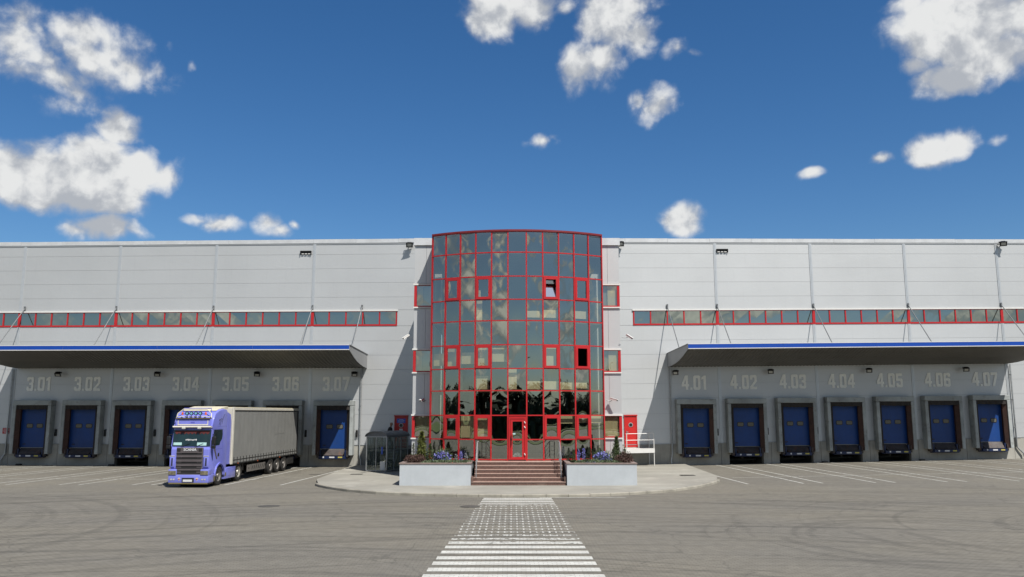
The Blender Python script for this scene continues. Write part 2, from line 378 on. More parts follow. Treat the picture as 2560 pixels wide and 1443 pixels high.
def thing(name, label, cat, loc=(0,0,0), rz=0.0, group=None):
    o = bpy.data.objects.new(name, None); COL.objects.link(o); o.location = loc; o.rotation_euler = (0,0,rz)
    o.empty_display_size = .2; o['label'] = label; o['category'] = cat
    if group: o['group'] = group
    return o
def tag(o, label, cat, group=None):
    o['label'] = label; o['category'] = cat
    if group: o['group'] = group
    return o
def struct(o, label=None):
    o['kind'] = 'structure'
    return o
def kids(o): return [c for c in COL.objects if c.parent is o]
def copy_tree(o):
    c = o.copy(); COL.objects.link(c)
    for ch in kids(o):
        d = ch.copy(); COL.objects.link(d); d.parent = c
        for g in kids(ch):
            e = g.copy(); COL.objects.link(e); e.parent = d
    return c
AL, AR, SLL, SLR, YW = .0534, .0803, .002, .0147, 58.0
def WL(u, v, z): return (-(5+u*math.cos(AL)) - v*math.sin(AL), YW + u*math.sin(AL) - v*math.cos(AL), z + SLL*u)
def WR(u, v, z): return ((5+u*math.cos(AR)) + v*math.sin(AR), YW + u*math.sin(AR) - v*math.cos(AR), z + SLR*u)
def text_mesh(txt, size, depth=.004):
    cu = bpy.data.curves.new('t', 'FONT'); cu.body = txt; cu.size = size; cu.extrude = depth; cu.align_x = 'CENTER'; cu.offset = size*.022; cu.resolution_u = 3
    ob = bpy.data.objects.new('t', cu); COL.objects.link(ob); dg = bpy.context.evaluated_depsgraph_get(); dg.update()
    me = bpy.data.meshes.new_from_object(ob.evaluated_get(dg)); bpy.data.objects.remove(ob)
    vs = [v.co.copy() for v in me.vertices]; fs = [list(p.vertices) for p in me.polygons]; bpy.data.meshes.remove(me); return vs, fs
def sst(x, a, b):
    t = max(0, min(1, (x-a)/(b-a))); return t*t*(3-2*t)
def gz(x, y):
    k = sst(y, 22, 54)
    return k*(SLR*max(0, min(x, 60)-5) + SLL*max(0, min(-x, 60)-5))

# ================================================================== GROUND
def grid_sheet(xs, ys, zf):
    b = MB(); n = len(xs)
    vs = [(x, y, zf(x, y)) for y in ys for x in xs]
    fs = [(j*n+i, j*n+i+1, (j+1)*n+i+1, (j+1)*n+i) for j in range(len(ys)-1) for i in range(n-1)]
    return b.add(vs, fs)
gx = [-900,-400,-150,-80] + [i*2.0 for i in range(-32, 33)] + [80,150,400,900]
gy = [-900,-400,-150,-60,-20,0,10,18] + [20+i*1.5 for i in range(0, 30)] + [80,150,400,900]
struct(grid_sheet(gx, gy, gz).build('yard_ground', 'paving'))
# grass verge, service road and pale roofscape behind the photographer (seen in the glazing)
struct(MB().box(-260,260,-46,-22,-.05,.12).build('grass_verge', 'grass'))
struct(MB().box(-300,300,-140,-62,-.05,.30).build('far_meadow', 'grass'))

# raised pavement round the office block
KP = [(-10.07,43.34),(-9.5,42.2),(-8.71,41.1),(-7.9,40.2),(-7.06,39.47),(-6.1,38.8),(-5.05,38.33),(-3.7,37.9),(-2.3,37.61),(-1.0,37.48),(.18,37.42),(1.7,37.46),(3.01,37.61),(4.5,38.05),(5.83,38.71),(6.95,39.4),(7.96,40.27),(8.8,41.2),(9.54,42.19),(10.4,43.6),(11.05,45.06)]
PH = .125
pav = [(-10.95,58.5),(-10.6,46.0)] + KP + [(11.5,47.5),(11.9,58.5)]
b = MB()
# offset outline inward for the pavement slab, kerb stones stand in front of it
def inset(pts, d):
    out = []
    for i, p in enumerate(pts):
        a = Vector(pts[max(0, i-1)]); c = Vector(pts[min(len(pts)-1, i+1)]); t = (c-a).normalized(); n = Vector((-t.y, t.x))
        out.append((p[0]+n.x*d, p[1]+n.y*d))
    return out
KI = inset(KP, .16)
slab = [(-10.95,58.5),(-10.6,46.0)] + KI + [(11.5,47.5),(11.9,58.5)]
tri = tessellate_polygon([[Vector((p[0], p[1], 0)) for p in slab]])
bm = bmesh.new(); vs = [bm.verts.new((p[0], p[1], 0)) for p in slab]
for t_ in tri: bm.faces.new([vs[i] for i in t_])
bmesh.ops.subdivide_edges(bm, edges=bm.edges[:], cuts=5, use_grid_fill=True)
bm.verts.index_update()
def pvz(x, y): return PH + gz(x, y)
b.add([(v.co.x, v.co.y, pvz(v.co.x, v.co.y)) for v in bm.verts], [[v.index for v in f.verts] for f in bm.faces]); bm.free()
n = len(slab)
b.add([(p[0], p[1], pvz(*p)) for p in slab] + [(p[0], p[1], gz(*p)-.05) for p in slab], [(i, (i+1) % n, (i+1) % n+n, i+n) for i in range(n)])
struct(b.build('pavement', 'pavement'))
b = MB()
def along(pts, step):
    out = [Vector(pts[0])]; acc = 0
    seg = [(Vector(pts[i]), Vector(pts[i+1])) for i in range(len(pts)-1)]
    L = sum((q-p).length for p, q in seg); nn = int(L/step); res = []
    for k in range(nn+1):
        d = L*k/nn
        for p, q in seg:
            l = (q-p).length
            if d <= l+1e-9: res.append(p+(q-p)*(d/l)); break
            d -= l
    return res
ko = along(KP, .98); ki = along(KI, .98); m_ = min(len(ko), len(ki))
for i in range(m_-1):
    a, c, d, e = ko[i], ko[i+1], ki[i+1], ki[i]; g = .008
    a2, c2 = a.lerp(c, g), a.lerp(c, 1-g); e2, d2 = e.lerp(d, g), e.lerp(d, 1-g)
    j = random.uniform(-.006, .006); zt = PH + .006 + j
    zz = gz(a.x, a.y)
    b.add([(a2.x,a2.y,-.05+zz),(c2.x,c2.y,-.05+zz),(d2.x,d2.y,-.05+zz),(e2.x,e2.y,-.05+zz)] + [(p.x+(q.x-p.x)*.14,p.y+(q.y-p.y)*.14,zt+zz) for p, q in ((a2,e2),(c2,d2))] + [(d2.x,d2.y,zt+zz),(e2.x,e2.y,zt+zz)] + [(a2.x,a2.y,zt-.03+zz),(c2.x,c2.y,zt-.03+zz)],
          [(0,1,9,8),(8,9,5,4),(4,5,6,7),(1,2,6,5),(1,5,9),(0,7,3),(0,8,4),(0,4,7),(2,3,7,6)])
struct(b.build('kerb_stones', 'kerb'))

# zebra crossing
zy = [19.56,20.38,21.22,21.99,22.88,23.72,24.50,25.24,25.96,26.65,27.29,27.93,28.59,29.22,29.86,30.50,31.12,31.75,32.4,33.1,33.75,34.38,35.04,35.73,36.38,37.0]
b = MB()
for i, y in enumerate(zy):
    k = (y-19.75)/(37.26-19.75); xl = -2.03+.80*k; xr = 2.11-.39*k; hw = .238-.055*k if y < 24.9 or y > 35.6 else (.17-.02*k)
    nx = 8
    for j in range(nx):
        x0 = xl+(xr-xl)*j/nx; x1 = xl+(xr-xl)*(j+1)/nx
        b.quad((x0,y-hw,.006),(x1,y-hw,.006),(x1,y+hw,.006),(x0,y+hw,.006))
struct(b.build('zebra_crossing', 'zebra_paint'))
# bay lines in front of the docks
b = MB()
def line(x0, y0, x1, y1, wd=.11, z=.008):
    n = 10; d = Vector((x1-x0, y1-y0)).normalized(); q = Vector((-d.y, d.x))*wd/2
    for i in range(n):
        a = Vector((x0+(x1-x0)*i/n, y0+(y1-y0)*i/n)); c = Vector((x0+(x1-x0)*(i+1)/n, y0+(y1-y0)*(i+1)/n))
        P = [a-q, c-q, c+q, a+q]
        b.add([(p.x, p.y, gz(p.x, p.y)+z) for p in P], [(0,1,2,3)])
for i in range(0, 8):
    u = 5.53+3.584*i
    for du in ((-.5, .5) if i else (.0,)):
        X, Y, Z = WL(u+du, .35, 0)
        if -12.5 < X: X = -10.9
        line(X, Y, X-1.0-.28*i*.6, 43.6 if i < 5 else 46.5+i*.2)
for i in range(0, 8):
    u = 6.0+3.588*i
    for du in ((-.5, .5) if i else (.15,)):
        X, Y, Z = WR(u+du, .35 if i else 2.6, 0)
        line(X, Y, X+.75+.1*i, 43.4 if i < 5 else 45.0)
line(-44, 47.6, -14.2, 47.1, .09, .012); line(12.3, 47.3, 36, 49.0, .09, .012)
line(1.2, 38.2-.95, 5.0, 37.45, .12, .006)
struct(b.build('bay_markings', 'line_paint'))

# iron covers set in the paving
def cover(x, y, r, label, z=None, square=False, zz=0):
    b = MB()
    if square: b.box(x-r, x+r, y-r*.8, y+r*.8, zz+.001, zz+.012).box(x-r*.8, x+r*.8, y-r*.6, y+r*.6, zz+.012, zz+.018)
    else: b.lathe([(0,r),(.010,r),(.012,r*.93),(.006,r*.9),(.006,r*.86),(.014,r*.84)], (x,y,zz), 'z', 28)
    tag(b.build('manhole_cover', 'iron', loc=(x,y,zz)), label, 'manhole cover')
cover(-9.69, 33.94, .42, 'round iron manhole cover in the open yard left of the zebra crossing', zz=.002)
cover(-1.67, 33.8, .40, 'small rusty iron cover in the paving just left of the zebra crossing', zz=.002)
cover(-11.9, 51.17, .34, 'rectangular drain cover between the bay lines right of the lorry', square=True, zz=.004)
cover(-9.1, 49.6, .34, 'rectangular drain cover in the pavement in front of the glazed shelter', square=True, zz=PH+.012)
cover(9.92, 47.9, .40, 'rectangular drain cover in the pavement right of the right planter', square=True, zz=PH+.075)

# ================================================================== WAREHOUSE
wh = thing('warehouse', 'long silver clad warehouse hall with red framed strip windows behind the glass entrance tower', 'warehouse', (0, 58, 0))
UEND = 62.0
SEAMS = [1.50,2.52,3.57,4.61,5.66,6.69,7.70,8.70,9.76]; SEAM2 = [10.90,11.82,12.86,13.88,14.92,15.72]
def wing(fn, posts, us, side):
    edges = [0.0] + posts + [UEND]
    b = MB()
    b.box(0, UEND, -.30, -.02, 1.40, 15.9)          # structure behind the sheets (shows in the joints)
    b.build('wall_backing', 'joint', wh, fn, True)
    b = MB(); rnd = random.Random(5+side)
    for i in range(len(edges)-1):
        for S in (SEAMS, SEAM2):
            for k in range(len(S)-1):
                z0, z1 = S[k]+.0055, S[k+1]-.0055; u0, u1 = edges[i]+.012, edges[i+1]-.012
                j = [rnd.uniform(-.003, .003) for _ in range(4)]
                b.add([(u0,-.02,z0),(u1,-.02,z0),(u1,-.02,z1),(u0,-.02,z1),(u0,.02+j[0],z0),(u1,.02+j[1],z0),(u1,.02+j[2],z1),(u0,.02+j[3],z1)],
                      [(4,5,6,7),(0,1,5,4),(1,2,6,5),(2,3,7,6),(3,0,4,7)])
        # the strip beside the window before it starts
    b.box(0, us-.06, -.02, .021, 9.772, 10.888)
    b.build('wall_cladding', 'cladding', wh, fn, True)
    for p in posts:
        if p > 46: continue
        b = MB(); b.box(p-.105, p+.105, .012, .05, 1.50, 9.74); b.box(p-.105, p+.105, .012, .05, 10.93, 15.74)
        b.box(p-.018, p+.018, .05, .062, 1.5, 9.74); b.box(p-.018, p+.018, .05, .062, 10.93, 15.74)
        b.build('joint_cover', 'post_cover', wh, fn, True)
    # dents and screw bosses in the sheets
    # coping
    b = MB()
    u = 0
    while u < UEND:
        e = min(u+3.1, UEND); j = rnd.uniform(-.008, .008)
        b.box(u+.006, e-.006, -.35, .075, 15.74+j, 16.02+j); u = e
    b.build('coping', 'coping', wh, fn, True)
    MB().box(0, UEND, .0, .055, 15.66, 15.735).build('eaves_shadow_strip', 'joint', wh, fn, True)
    # ribbon window
    wd = MB()
    f = MB(); ue = 46.0
    f.box(us-.06, ue, -.02, .055, 9.76, 9.875); f.box(us-.06, ue, -.02, .055, 10.76, 10.80)
    k = 0; ms = []; u = us; pp = [q for q in posts]
    pts = [us] + [q for q in posts if q > us and q < ue]; pts.append(ue)
    mull = []
    for a, c in zip(pts[:-1], pts[1:]):
        nn = max(1, round((c-a)/1.195))
        for i in range(nn): mull.append((a+(c-a)*i/nn, i == 0 and a != us))
    for m_, wide in mull:
        h = .10 if wide else .045
        f.box(m_-h, m_+h, -.02, .057 if not wide else .060, 9.875, 10.76)
    fr = f.build('ribbon_window', 'red_frame', wh, fn, True)
    xs = [q[0] for q in mull] + [ue]
    for i in range(len(xs)-1):
        if xs[i] > 34.5: break
        h0 = .10 if mull[i][1] else .045; h1 = .10 if (i+1 < len(mull) and mull[i+1][1]) else .045
        t = [random.uniform(-.004, .004) for _ in range(4)]
        q = MB().add([(xs[i]+h0,.012+t[0],9.875),(xs[i+1]-h1,.012+t[1],9.875),(xs[i+1]-h1,.012+t[2],10.76),(xs[i]+h0,.012+t[3],10.76)], [(0,1,2,3)])
        o = q.build('window_pane', 'strip_glass', fr, fn, False); o.location = -wh.location   # mesh in world coordinates, frame origin at the hall
        o.location = Vector((0,0,0)) - wh.location
    MB().box(us-.10, ue, -.02, .11, 10.80, 10.90).build('drip_flashing', 'white_trim', wh, fn, True)
    # room behind the strip: dark
    MB().box(us, ue, -.28, -.26, 9.8, 10.78)
PL = [9.18,16.36,23.50,30.67,37.84,45.0,52.2]; PR = [9.67,16.78,23.92,31.07,38.2,45.3,52.5]
wing(WL, PL, 3.16, 0); wing(WR, PR, 3.62, 1)
# louvres
def louvre(fn, u0, u1, z0, z1):
    b = MB(); b.box(u0, u1, .02, .16, z1-.04, z1).box(u0, u0+.04, .02, .15, z0, z1-.04).box(u1-.04, u1, .02, .15, z0, z1-.04).box(u0+.04, u1-.04, .02, .03, z0, z1-.04)
    o = b.build('louvre', 'black', wh, fn, True)
    b = MB()
    for k in range(3):
        a = u0+.07+k*(u1-u0-.1)/3; b.box(a, a+(u1-u0)*.2, .04, .12, z0+.02, z0+.07)
    q = b.build('louvre_blade', 'white_trim', o, fn); q.location = -wh.location
louvre(WL, 9.41, 10.21, 14.92, 15.18); louvre(WR, 9.77, 10.62, 15.0, 15.25)
# concrete base with the tail-lift pits under some docks
DL = [7.32+3.584*i for i in range(10)]; DR = [7.80+3.588*i for i in range(10)]
PITL = {1,3,4,7}; PITR = {1,2,3,4,8}     # index of the dock counted outwards from the entrance
PITL = {1,3,4}
def base(fn, docks, pits):
    b = MB(); last = 0.0
    for i, d in enumerate(docks):
        a, c = d-1.792, d+1.792
        if i == 0 and a > 0: b.box(0, a-.01, -.2, .06, -.1, 1.46)
        if i in pits:
            b.box(a+.01, d-1.22, -.2, .06, -.1, 1.46).box(d+1.22, c-.01, -.2, .06, -.1, 1.46).box(d-1.22, d+1.22, -.2, .06, .66, 1.46)
        else: b.box(a+.01, c-.01, -.2, .06, -.1, 1.46)
        last = c
    b.box(last+.01, UEND, -.2, .06, -.1, 1.46)
    b.build('concrete_base', 'concrete', wh, fn, True)
    ed_ = [0.0] + [e for d in docks for e in (d-1.25, d+1.25)] + [UEND]
    q = MB()
    for a, c in zip(ed_[0::2], ed_[1::2]): q.box(a, c, -.02, .085, 1.465, 1.50)
    q.build('base_flashing', 'galv', wh, fn, True)
    for i in pits:
        d = docks[i]; q = MB()
        q.box(d-1.22, d-1.16, -2.0, -.2, -.1, .7).box(d+1.16, d+1.22, -2.0, -.2, -.1, .7).box(d-1.22, d+1.22, -2.06, -2.0, -.1, .7).box(d-1.16, d+1.16, -2.0, -.2, .66, .72)
        q.box(d-1.1, d+1.1, -1.2, -1.1, .2, .32).box(d-.2, d-.1, -1.6, -.3, .35, .5)
        q.build('pit_recess', 'concrete_dark', wh, fn, True)
base(WL, DL, PITL); base(WR, DR, PITR)
# hall roof
b = MB(); b.box(-1, UEND, -60, -.30, 15.5, 15.7)
b.build('roof', 'roofing', wh, WR, True)
MB().box(-1, UEND, -60, -.30, 15.5, 15.69).build('roof', 'roofing', wh, WL, True)
# the red doors of the hall, on their steel landings
def red_door(fn, u0, u1, z0, z1, s, lit):
    b = MB(); b.box(u0-.06, u0, .02, .10, z0, z1).box(u1, u1+.06, .02, .10, z0, z1).box(u0-.09, u1+.09, .02, .13, z1, z1+.07)
    b.box(u0, u1, .02, .065, z0+.01, z1)
    d = b.build('red_door', 'red_door', wh, fn, True)
    def sub(q, nm, mt):
        o = q.build(nm, mt, d, fn); o.location = -wh.location
    q = MB(); c = (u0+u1)/2+(.0)
    q.lathe([(0,.155),(.02,.155),(.025,.12)], (c, .066, z1-.62), 'y', 20); sub(q, 'door_window', 'galv')
    q = MB(); q.lathe([(0,.115),(.022,.115)], (c, .070, z1-.62), 'y', 20); sub(q, 'door_window', 'black')
    hx = u0+.1 if s > 0 else u0+.12
    q = MB(); q.box(hx-.02, hx+.02, .066, .12, z0+.98, z0+1.12).box(hx-.02, hx+.12, .10, .12, z0+1.03, z0+1.055); sub(q, 'door_handle', 'galv')
    if not lit:
        q = MB(); q.box(c-.30, c+.30, .067, .075, z1-.46, z1-.16); sub(q, 'notice', 'sign_blue')
        q = MB()
        for k, (a, e) in enumerate(((-.14,.14),(-.22,.22),(-.18,.2))): q.box(c+a, c+e, .076, .079, z1-.24-k*.08, z1-.215-k*.08)
        sub(q, 'notice_lettering', 'sticker_white')
        q = MB(); q.box(c-.12, c+.12, .067, .075, z1-1.05, z1-.85); sub(q, 'paper_notice', 'sticker_white')
red_door(WL, 2.26, 3.08, 1.31, 3.46, -1, False)
red_door(WR, 2.84, 3.62, 1.30, 3.45, 1, True)

# ================================================================== DOCK CANOPIES
def canopy(fn, u0, u1, ties, label):
    t = thing('dock_canopy', label, 'canopy', fn((u0+u1)/2, 0, 6.8), group='steel canopies over the loading docks')
    V = 5.15
    # corrugated underside: ridges run from wall to front
    b = MB(); prof = [(0,6.82),(1.0,6.87),(2.0,6.97),(3.0,7.13),(4.0,7.38),(V-.08,7.70)]
    nr = int((u1-u0)/.26); pts = []
    for i in range(nr*2+1):
        u = u0+.05+(u1-u0-.1)*i/(nr*2); pts.append((u, .0 if i % 2 else .045))
    vs = [(u, v, z-dz) for (u, dz) in pts for (v, z) in prof]; k = len(prof)
    fs = [(i*k+j, i*k+j+1, (i+1)*k+j+1, (i+1)*k+j) for i in range(len(pts)-1) for j in range(k-1)]
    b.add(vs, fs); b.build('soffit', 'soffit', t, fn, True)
    b = MB(); b.prism([(.02,7.62),(V,7.90),(V,7.94),(.02,7.66)], u0+.03, u1-.03); b.build('deck', 'canopy_grey', t, fn, True)
    for a, c in ((u0, u0+.03), (u1-.03, u1)):
        b = MB(); b.prism([(.02,6.78),(1.0,6.83),(2.0,6.93),(3.0,7.09),(4.0,7.34),(V-.02,7.68),(V-.02,7.99),(.02,7.74)], a, c)
        b.prism([(.02,7.74),(V,7.995),(V,8.03),(.02,7.78)], a-.04, c+.04); b.build('side_panel', 'canopy_grey', t, fn, True)
    n = int((u1-u0)/6)
    b = MB()
    for i in range(n):
        a = u0+(u1-u0)*i/n; c = u0+(u1-u0)*(i+1)/n
        b.box(a+.004, c-.004, V-.02, V+.02, 7.985, 8.02).box(a+.004, c-.004, V-.02, V+.022, 7.68, 7.725)
        b.box(a+.004, c-.004, V-.02, V+.005, 7.725, 7.985)
    b.build('fascia', 'white_trim', t, fn, True)
    b = MB()
    for i in range(n):
        a = u0+(u1-u0)*i/n; c = u0+(u1-u0)*(i+1)/n
        b.box(a+.005, c-.005, V+.006, V+.015, 7.728, 7.982)
    b.build('blue_band', 'blue_band', t, fn, True)
    for (uu, ul, vl) in ties:
        b = MB(); b.tube([(uu, .10, 11.1), (ul, vl, 7.92)], .032, 8); b.box(uu-.05, uu+.05, .06, .14, 10.95, 11.25)
        b.tube([(uu,.10,10.95),(uu,.10,11.25)], .045, 8)
        b.build('tie_rod', 'dull_steel', t, fn, True)
    return t
canopy(WL, 5.17, 30.45, [(5.62,5.66,2.6)]+[(p, p, 2.9) for p in (9.18,16.36,23.50,30.3)], 'left dock canopy with blue band and tie rods over docks 3.01 to 3.07')
canopy(WR, 5.95, 31.2, [(6.04,6.1,2.6)]+[(p, p, 2.9) for p in (9.67,16.78,23.92,31.05)], 'right dock canopy with blue band and tie rods over docks 4.01 to 4.07')

# ================================================================== DOCK NUMBERS (block figures with cut corners)
def chamf(x0, y0, x1, y1, c=.16, cs=(1,1,1,1)):
    P = []
    P += [(x0+c,y0)] if cs[0] else [(x0,y0)]
    P = []
    for (x, y, sx, sy, on) in ((x0,y0,1,1,cs[0]),(x1,y0,-1,1,cs[1]),(x1,y1,-1,-1,cs[2]),(x0,y1,1,-1,cs[3])):
        if not on: P.append((x, y)); continue
        a, b_ = (x, y+sy*c), (x+sx*c, y)
        P += [a, b_] if (sx*sy > 0) else [b_, a]
    return P
G_ = {
 '0': ([chamf(0,0,1,2), chamf(.34,.36,.66,1.64,.07)], 1.0),
 '1': ([[(.28,0),(.64,0),(.64,2),(.36,2),(0,1.72),(0,1.42),(.28,1.50)]], .64),
 '2': ([[(0,0),(1,0),(1,.36),(.42,.36),(1,1.10),(1,1.84),(.84,2),(.16,2),(0,1.84),(0,1.36),(.34,1.36),(.34,1.58),(.40,1.64),(.60,1.64),(.66,1.58),(.66,1.18),(0,.34)]], 1.0),
 '3': ([[(.16,0),(.84,0),(1,.16),(1,.90),(.90,1.02),(1,1.14),(1,1.84),(.84,2),(.16,2),(0,1.84),(0,1.38),(.34,1.38),(.34,1.58),(.40,1.64),(.60,1.64),(.66,1.58),(.66,1.26),(.58,1.18),(.36,1.18),(.36,.86),(.58,.86),(.66,.78),(.66,.42),(.60,.36),(.40,.36),(.34,.42),(.34,.62),(0,.62),(0,.16)]], 1.0),
 '4': ([[(.58,0),(.92,0),(.92,.46),(1.06,.46),(1.06,.80),(.92,.80),(.92,2),(.52,2),(0,.80),(0,.46),(.58,.46)], [(.36,.80),(.58,.80),(.58,1.42)]], 1.06),
 '5': ([[(.16,0),(.84,0),(1,.16),(1,1.10),(.84,1.26),(.34,1.26),(.34,1.64),(.95,1.64),(.95,2),(0,2),(0,.92),(.60,.92),(.66,.86),(.66,.42),(.60,.36),(.40,.36),(.34,.42),(.34,.60),(0,.60),(0,.16)]], 1.0),
 '6': ([chamf(0,0,1,2), [(.34,.42),(.40,.36),(.60,.36),(.66,.42),(.66,.82),(.60,.88),(.34,.88)], [(.34,1.22),(.66,1.22),(.66,1.34),(1.2,1.34),(1.2,1.46),(.66,1.46),(.66,1.58),(.60,1.64),(.40,1.64),(.34,1.58)]], 1.0),
 '7': ([[(.18,0),(.54,0),(1,1.62),(1,2),(0,2),(0,1.60),(.62,1.60)]], 1.0),
 '.': ([[(0,0),(.30,0),(.30,.32),(0,.32)]], .30)}
G_['6'] = ([[(.16,0),(.84,0),(1,.16),(1,1.06),(.84,1.22),(.34,1.22),(.34,1.58),(.40,1.64),(.60,1.64),(.66,1.58),(.66,1.42),(1,1.42),(1,1.84),(.84,2),(.16,2),(0,1.84),(0,.16)], [(.34,.42),(.40,.36),(.60,.36),(.66,.42),(.66,.82),(.60,.88),(.34,.88)]], 1.0)
def glyph(b, ch, x, z, s, y0, y1):
    loops, wd = G_[ch]
    L3 = [[Vector((p[0]*s+x, p[1]*s+z, 0)) for p in lp] for lp in loops]
    tri = tessellate_polygon(L3); flat = [p for lp in L3 for p in lp]; n = len(flat)
    fs = [tuple(t) for t in tri]; k = 0
    for lp in L3:
        m_ = len(lp); fs += [(k+i, k+(i+1) % m_, k+(i+1) % m_+n, k+i+n) for i in range(m_)]; k += m_
    b.add([(p.x, y0, p.y) for p in flat] + [(p.x, y1, p.y) for p in flat], fs)
    return wd*s

# ================================================================== LOADING DOCKS
def make_dock(pos, rz, txt, label, red=0):
    t = thing('loading_dock', label, 'loading dock', pos, rz, 'numbered loading docks')
    return t
def dock_parts(t, side):
    F = -.60
    b = MB()   # padded surround, top piece and two side pieces
    b.cbox(-1.40, 1.40, F, -.02, 4.18, 4.53, .03); s1 = b.build('shelter_head', ['shelter_grey'], t)
    for s in (-1, 1):
        x0, x1 = sorted((s*1.16, s*1.40)); b = MB(); b.cbox(x0, x1, F, -.02, .80, 4.165, .025)
        b.build('shelter_side', 'shelter_grey', t)
    b = MB()   # sagging head curtain
    n = 14; vs = []
    for i in range(n+1):
        x = -1.17+2.34*i/n; sag = .05*math.sin(math.pi*i/n)+.015*math.sin(i*2.1)
        vs += [(x, F+.06+.02*math.sin(i*1.7), 4.24), (x, F+.05+.03*math.sin(i*2.3), 3.90-sag*.6)]
    fs = [(2*i, 2*i+1, 2*i+3, 2*i+2) for i in range(n)]
    b.add(vs, fs); b.box(-1.16, 1.16, F+.10, F+.14, 3.92, 4.2); b.build('head_curtain', 'flap', t)
    for s in (-1, 1):
        b = MB(); xo, xi = s*1.17, s*.93
        b.prism([(xo,F+.05),(xo,F+.16),(xi,F+.30),(xi-s*.01,F+.24)], .86, 3.97, 'z')
        b.prism([(xo,-.25),(xo,-.05),(s*1.0,-.05),(s*1.0,-.25)], .9, 4.17, 'z')
        b.build('side_curtain', 'flap_red' if s == side else 'flap', t)
    # lining between surround and door
    b = MB(); b.box(-1.16,-1.13,F+.2,-.02,.85,4.17).box(1.13,1.16,F+.2,-.02,.85,4.17).box(-1.13,1.13,F+.2,-.02,4.14,4.17).build('lining', 'flap', t)
    # sectional door
    b = MB(); b.box(-1.02, 1.02, -.075, -.03, 1.24, 4.11)
    d = b.build('door', 'dock_blue', t)
    for a, c in ((-.60,-.12),(.13,.61)):
        q = MB(); q.prism([(a+.06,2.58),(c-.06,2.58),(c,2.64),(c,2.84),(c-.06,2.90),(a+.06,2.90),(a,2.84),(a,2.64)], -.095, -.076, 'y'); q.build('window_frame', 'black', d)
        q = MB(); q.prism([(a+.09,2.62),(c-.09,2.62),(c-.04,2.66),(c-.04,2.82),(c-.09,2.86),(a+.09,2.86),(a+.04,2.82),(a+.04,2.66)], -.102, -.096, 'y'); q.build('window', 'door_glass', d)
    q = MB(); q.box(-.78,-.58,-.10,-.076,1.44,1.50).box(-.76,-.60,-.12,-.10,1.455,1.475); q.build('door_handle', 'black', d)
    # leveller: sloping lip, blue buffer bar with stickers
    b = MB(); b.add([(-.84,-.12,1.20),(.84,-.12,1.20),(.74,-.50,.80),(-.74,-.50,.80),(-.84,-.08,1.16),(.84,-.08,1.16),(.74,-.46,.77),(-.74,-.46,.77)], [(0,1,2,3),(4,7,6,5),(0,3,7,4),(1,5,6,2),(0,4,5,1),(3,2,6,7)])
    b.build('leveller_lip', 'lip_steel', t)
    b = MB(); b.box(-.92,.92,-.56,-.40,.58,.76).box(-.98,.98,-.40,-.02,.54,.62).box(-.92,-.82,-.40,-.06,.76,1.15).box(.82,.92,-.40,-.06,.76,1.15); l = b.build('leveller_frame', 'leveller_blue', t)
    MB().box(-.64,-.54,-.568,-.561,.63,.73).box(-.18,.18,-.568,-.561,.63,.72).build('sticker', 'sticker_white', l)
    MB().box(.42,.72,-.568,-.561,.63,.72).build('sticker', 'sticker_yellow', l)
    for s in (-1, 1):
        x0, x1 = sorted((s*.95, s*1.12)); b = MB(); b.box(x0, x1, -.40, -.06, .62, 1.22).box(min(x0, x1)+.03, max(x0, x1)-.03, -.46, -.40, .70, 1.10); b.build('buffer', 'lip_steel', t)
    b = MB(); b.cbox(1.50,1.63,-.16,-.02,2.02,2.50,.02).box(1.53,1.60,-.20,-.16,2.15,2.22); b.build('control_box', 'black', t)
def dock_number(t, txt):
    b = MB(); S = .50; gap = .085; wd = sum(G_[c][1]*S for c in txt)+gap*(len(txt)-1); x = -wd/2
    for c in txt: x += glyph(b, c, x, 5.19, S, -.050, -.030)+gap
    b.build('painted_number', 'number_paint', t)
protoL = None
docks = []
for side, fn, cs, rz, pre, red in ((-1, WL, DL, -AL, '3.0', -1), (1, WR, DR, AR, '4.0', 1)):
    proto = None
    for i in range(7):
        num = 7-i if side < 0 else i+1; txt = pre+str(num)
        extra = {'3.07': ', beside a downpipe', '3.06': ', trailer backed into it', '3.05': ', half hidden behind the trailer', '3.04': ', behind the lorry cab', '3.01': ', at the far left', '4.07': ', at the far right'}.get(txt, '')
        lab = 'blue loading dock under the painted number %s%s' % (txt, extra)
        p = fn(cs[i], 0, 0)
        if proto is None:
            t = make_dock(p, rz, txt, lab); dock_parts(t, red); proto = t
        else:
            t = copy_tree(proto); t.location = p; t.rotation_euler = (0,0,rz); t['label'] = lab
        docks.append((t, txt))
for t, txt in docks: dock_number(t, txt)

# ================================================================== DOWNPIPES, LAMPS, CAMERAS, NOTICE
def pipe(fn, u, z1, z0, du, label):
    p = fn(u, 0, z0); t = thing('downpipe', label, 'downpipe', p, group='rainwater downpipes')
    b = MB(); b.tube([(u,.16,z1),(u,.16,z0+.75),(u+du*.35,.18,z0+.55),(u+du*.9,.22,z0+.30),(u+du,.24,z0+.02)], .055, 10)
    for z in (2.2, 4.2, 6.0):
        if z < z1: b.tube([(u,.16,z-.03),(u,.16,z+.03)], .068, 10)
    b.build('pipe', 'galv', t, fn, True, smooth=True)
    b = MB()
    for z in (2.2, 4.2, 6.0): b.box(u-.02, u+.02, .04, .11, z-.02, z+.02)
    b.build('bracket', 'galv', t, fn, True)
pipe(WL, 5.52, 6.75, 0.1, -.15, 'galvanised downpipe on the wall right of dock 3.07')
pipe(WL, 30.75, 6.75, 0.1, .30, 'galvanised downpipe at the far left beside dock 3.01')
pipe(WR, 6.10, 6.75, 0.1, -.12, 'galvanised downpipe on the wall left of dock 4.01')
pipe(WR, 31.25, 6.75, 0.1, .45, 'galvanised downpipe at the far right beside dock 4.07')
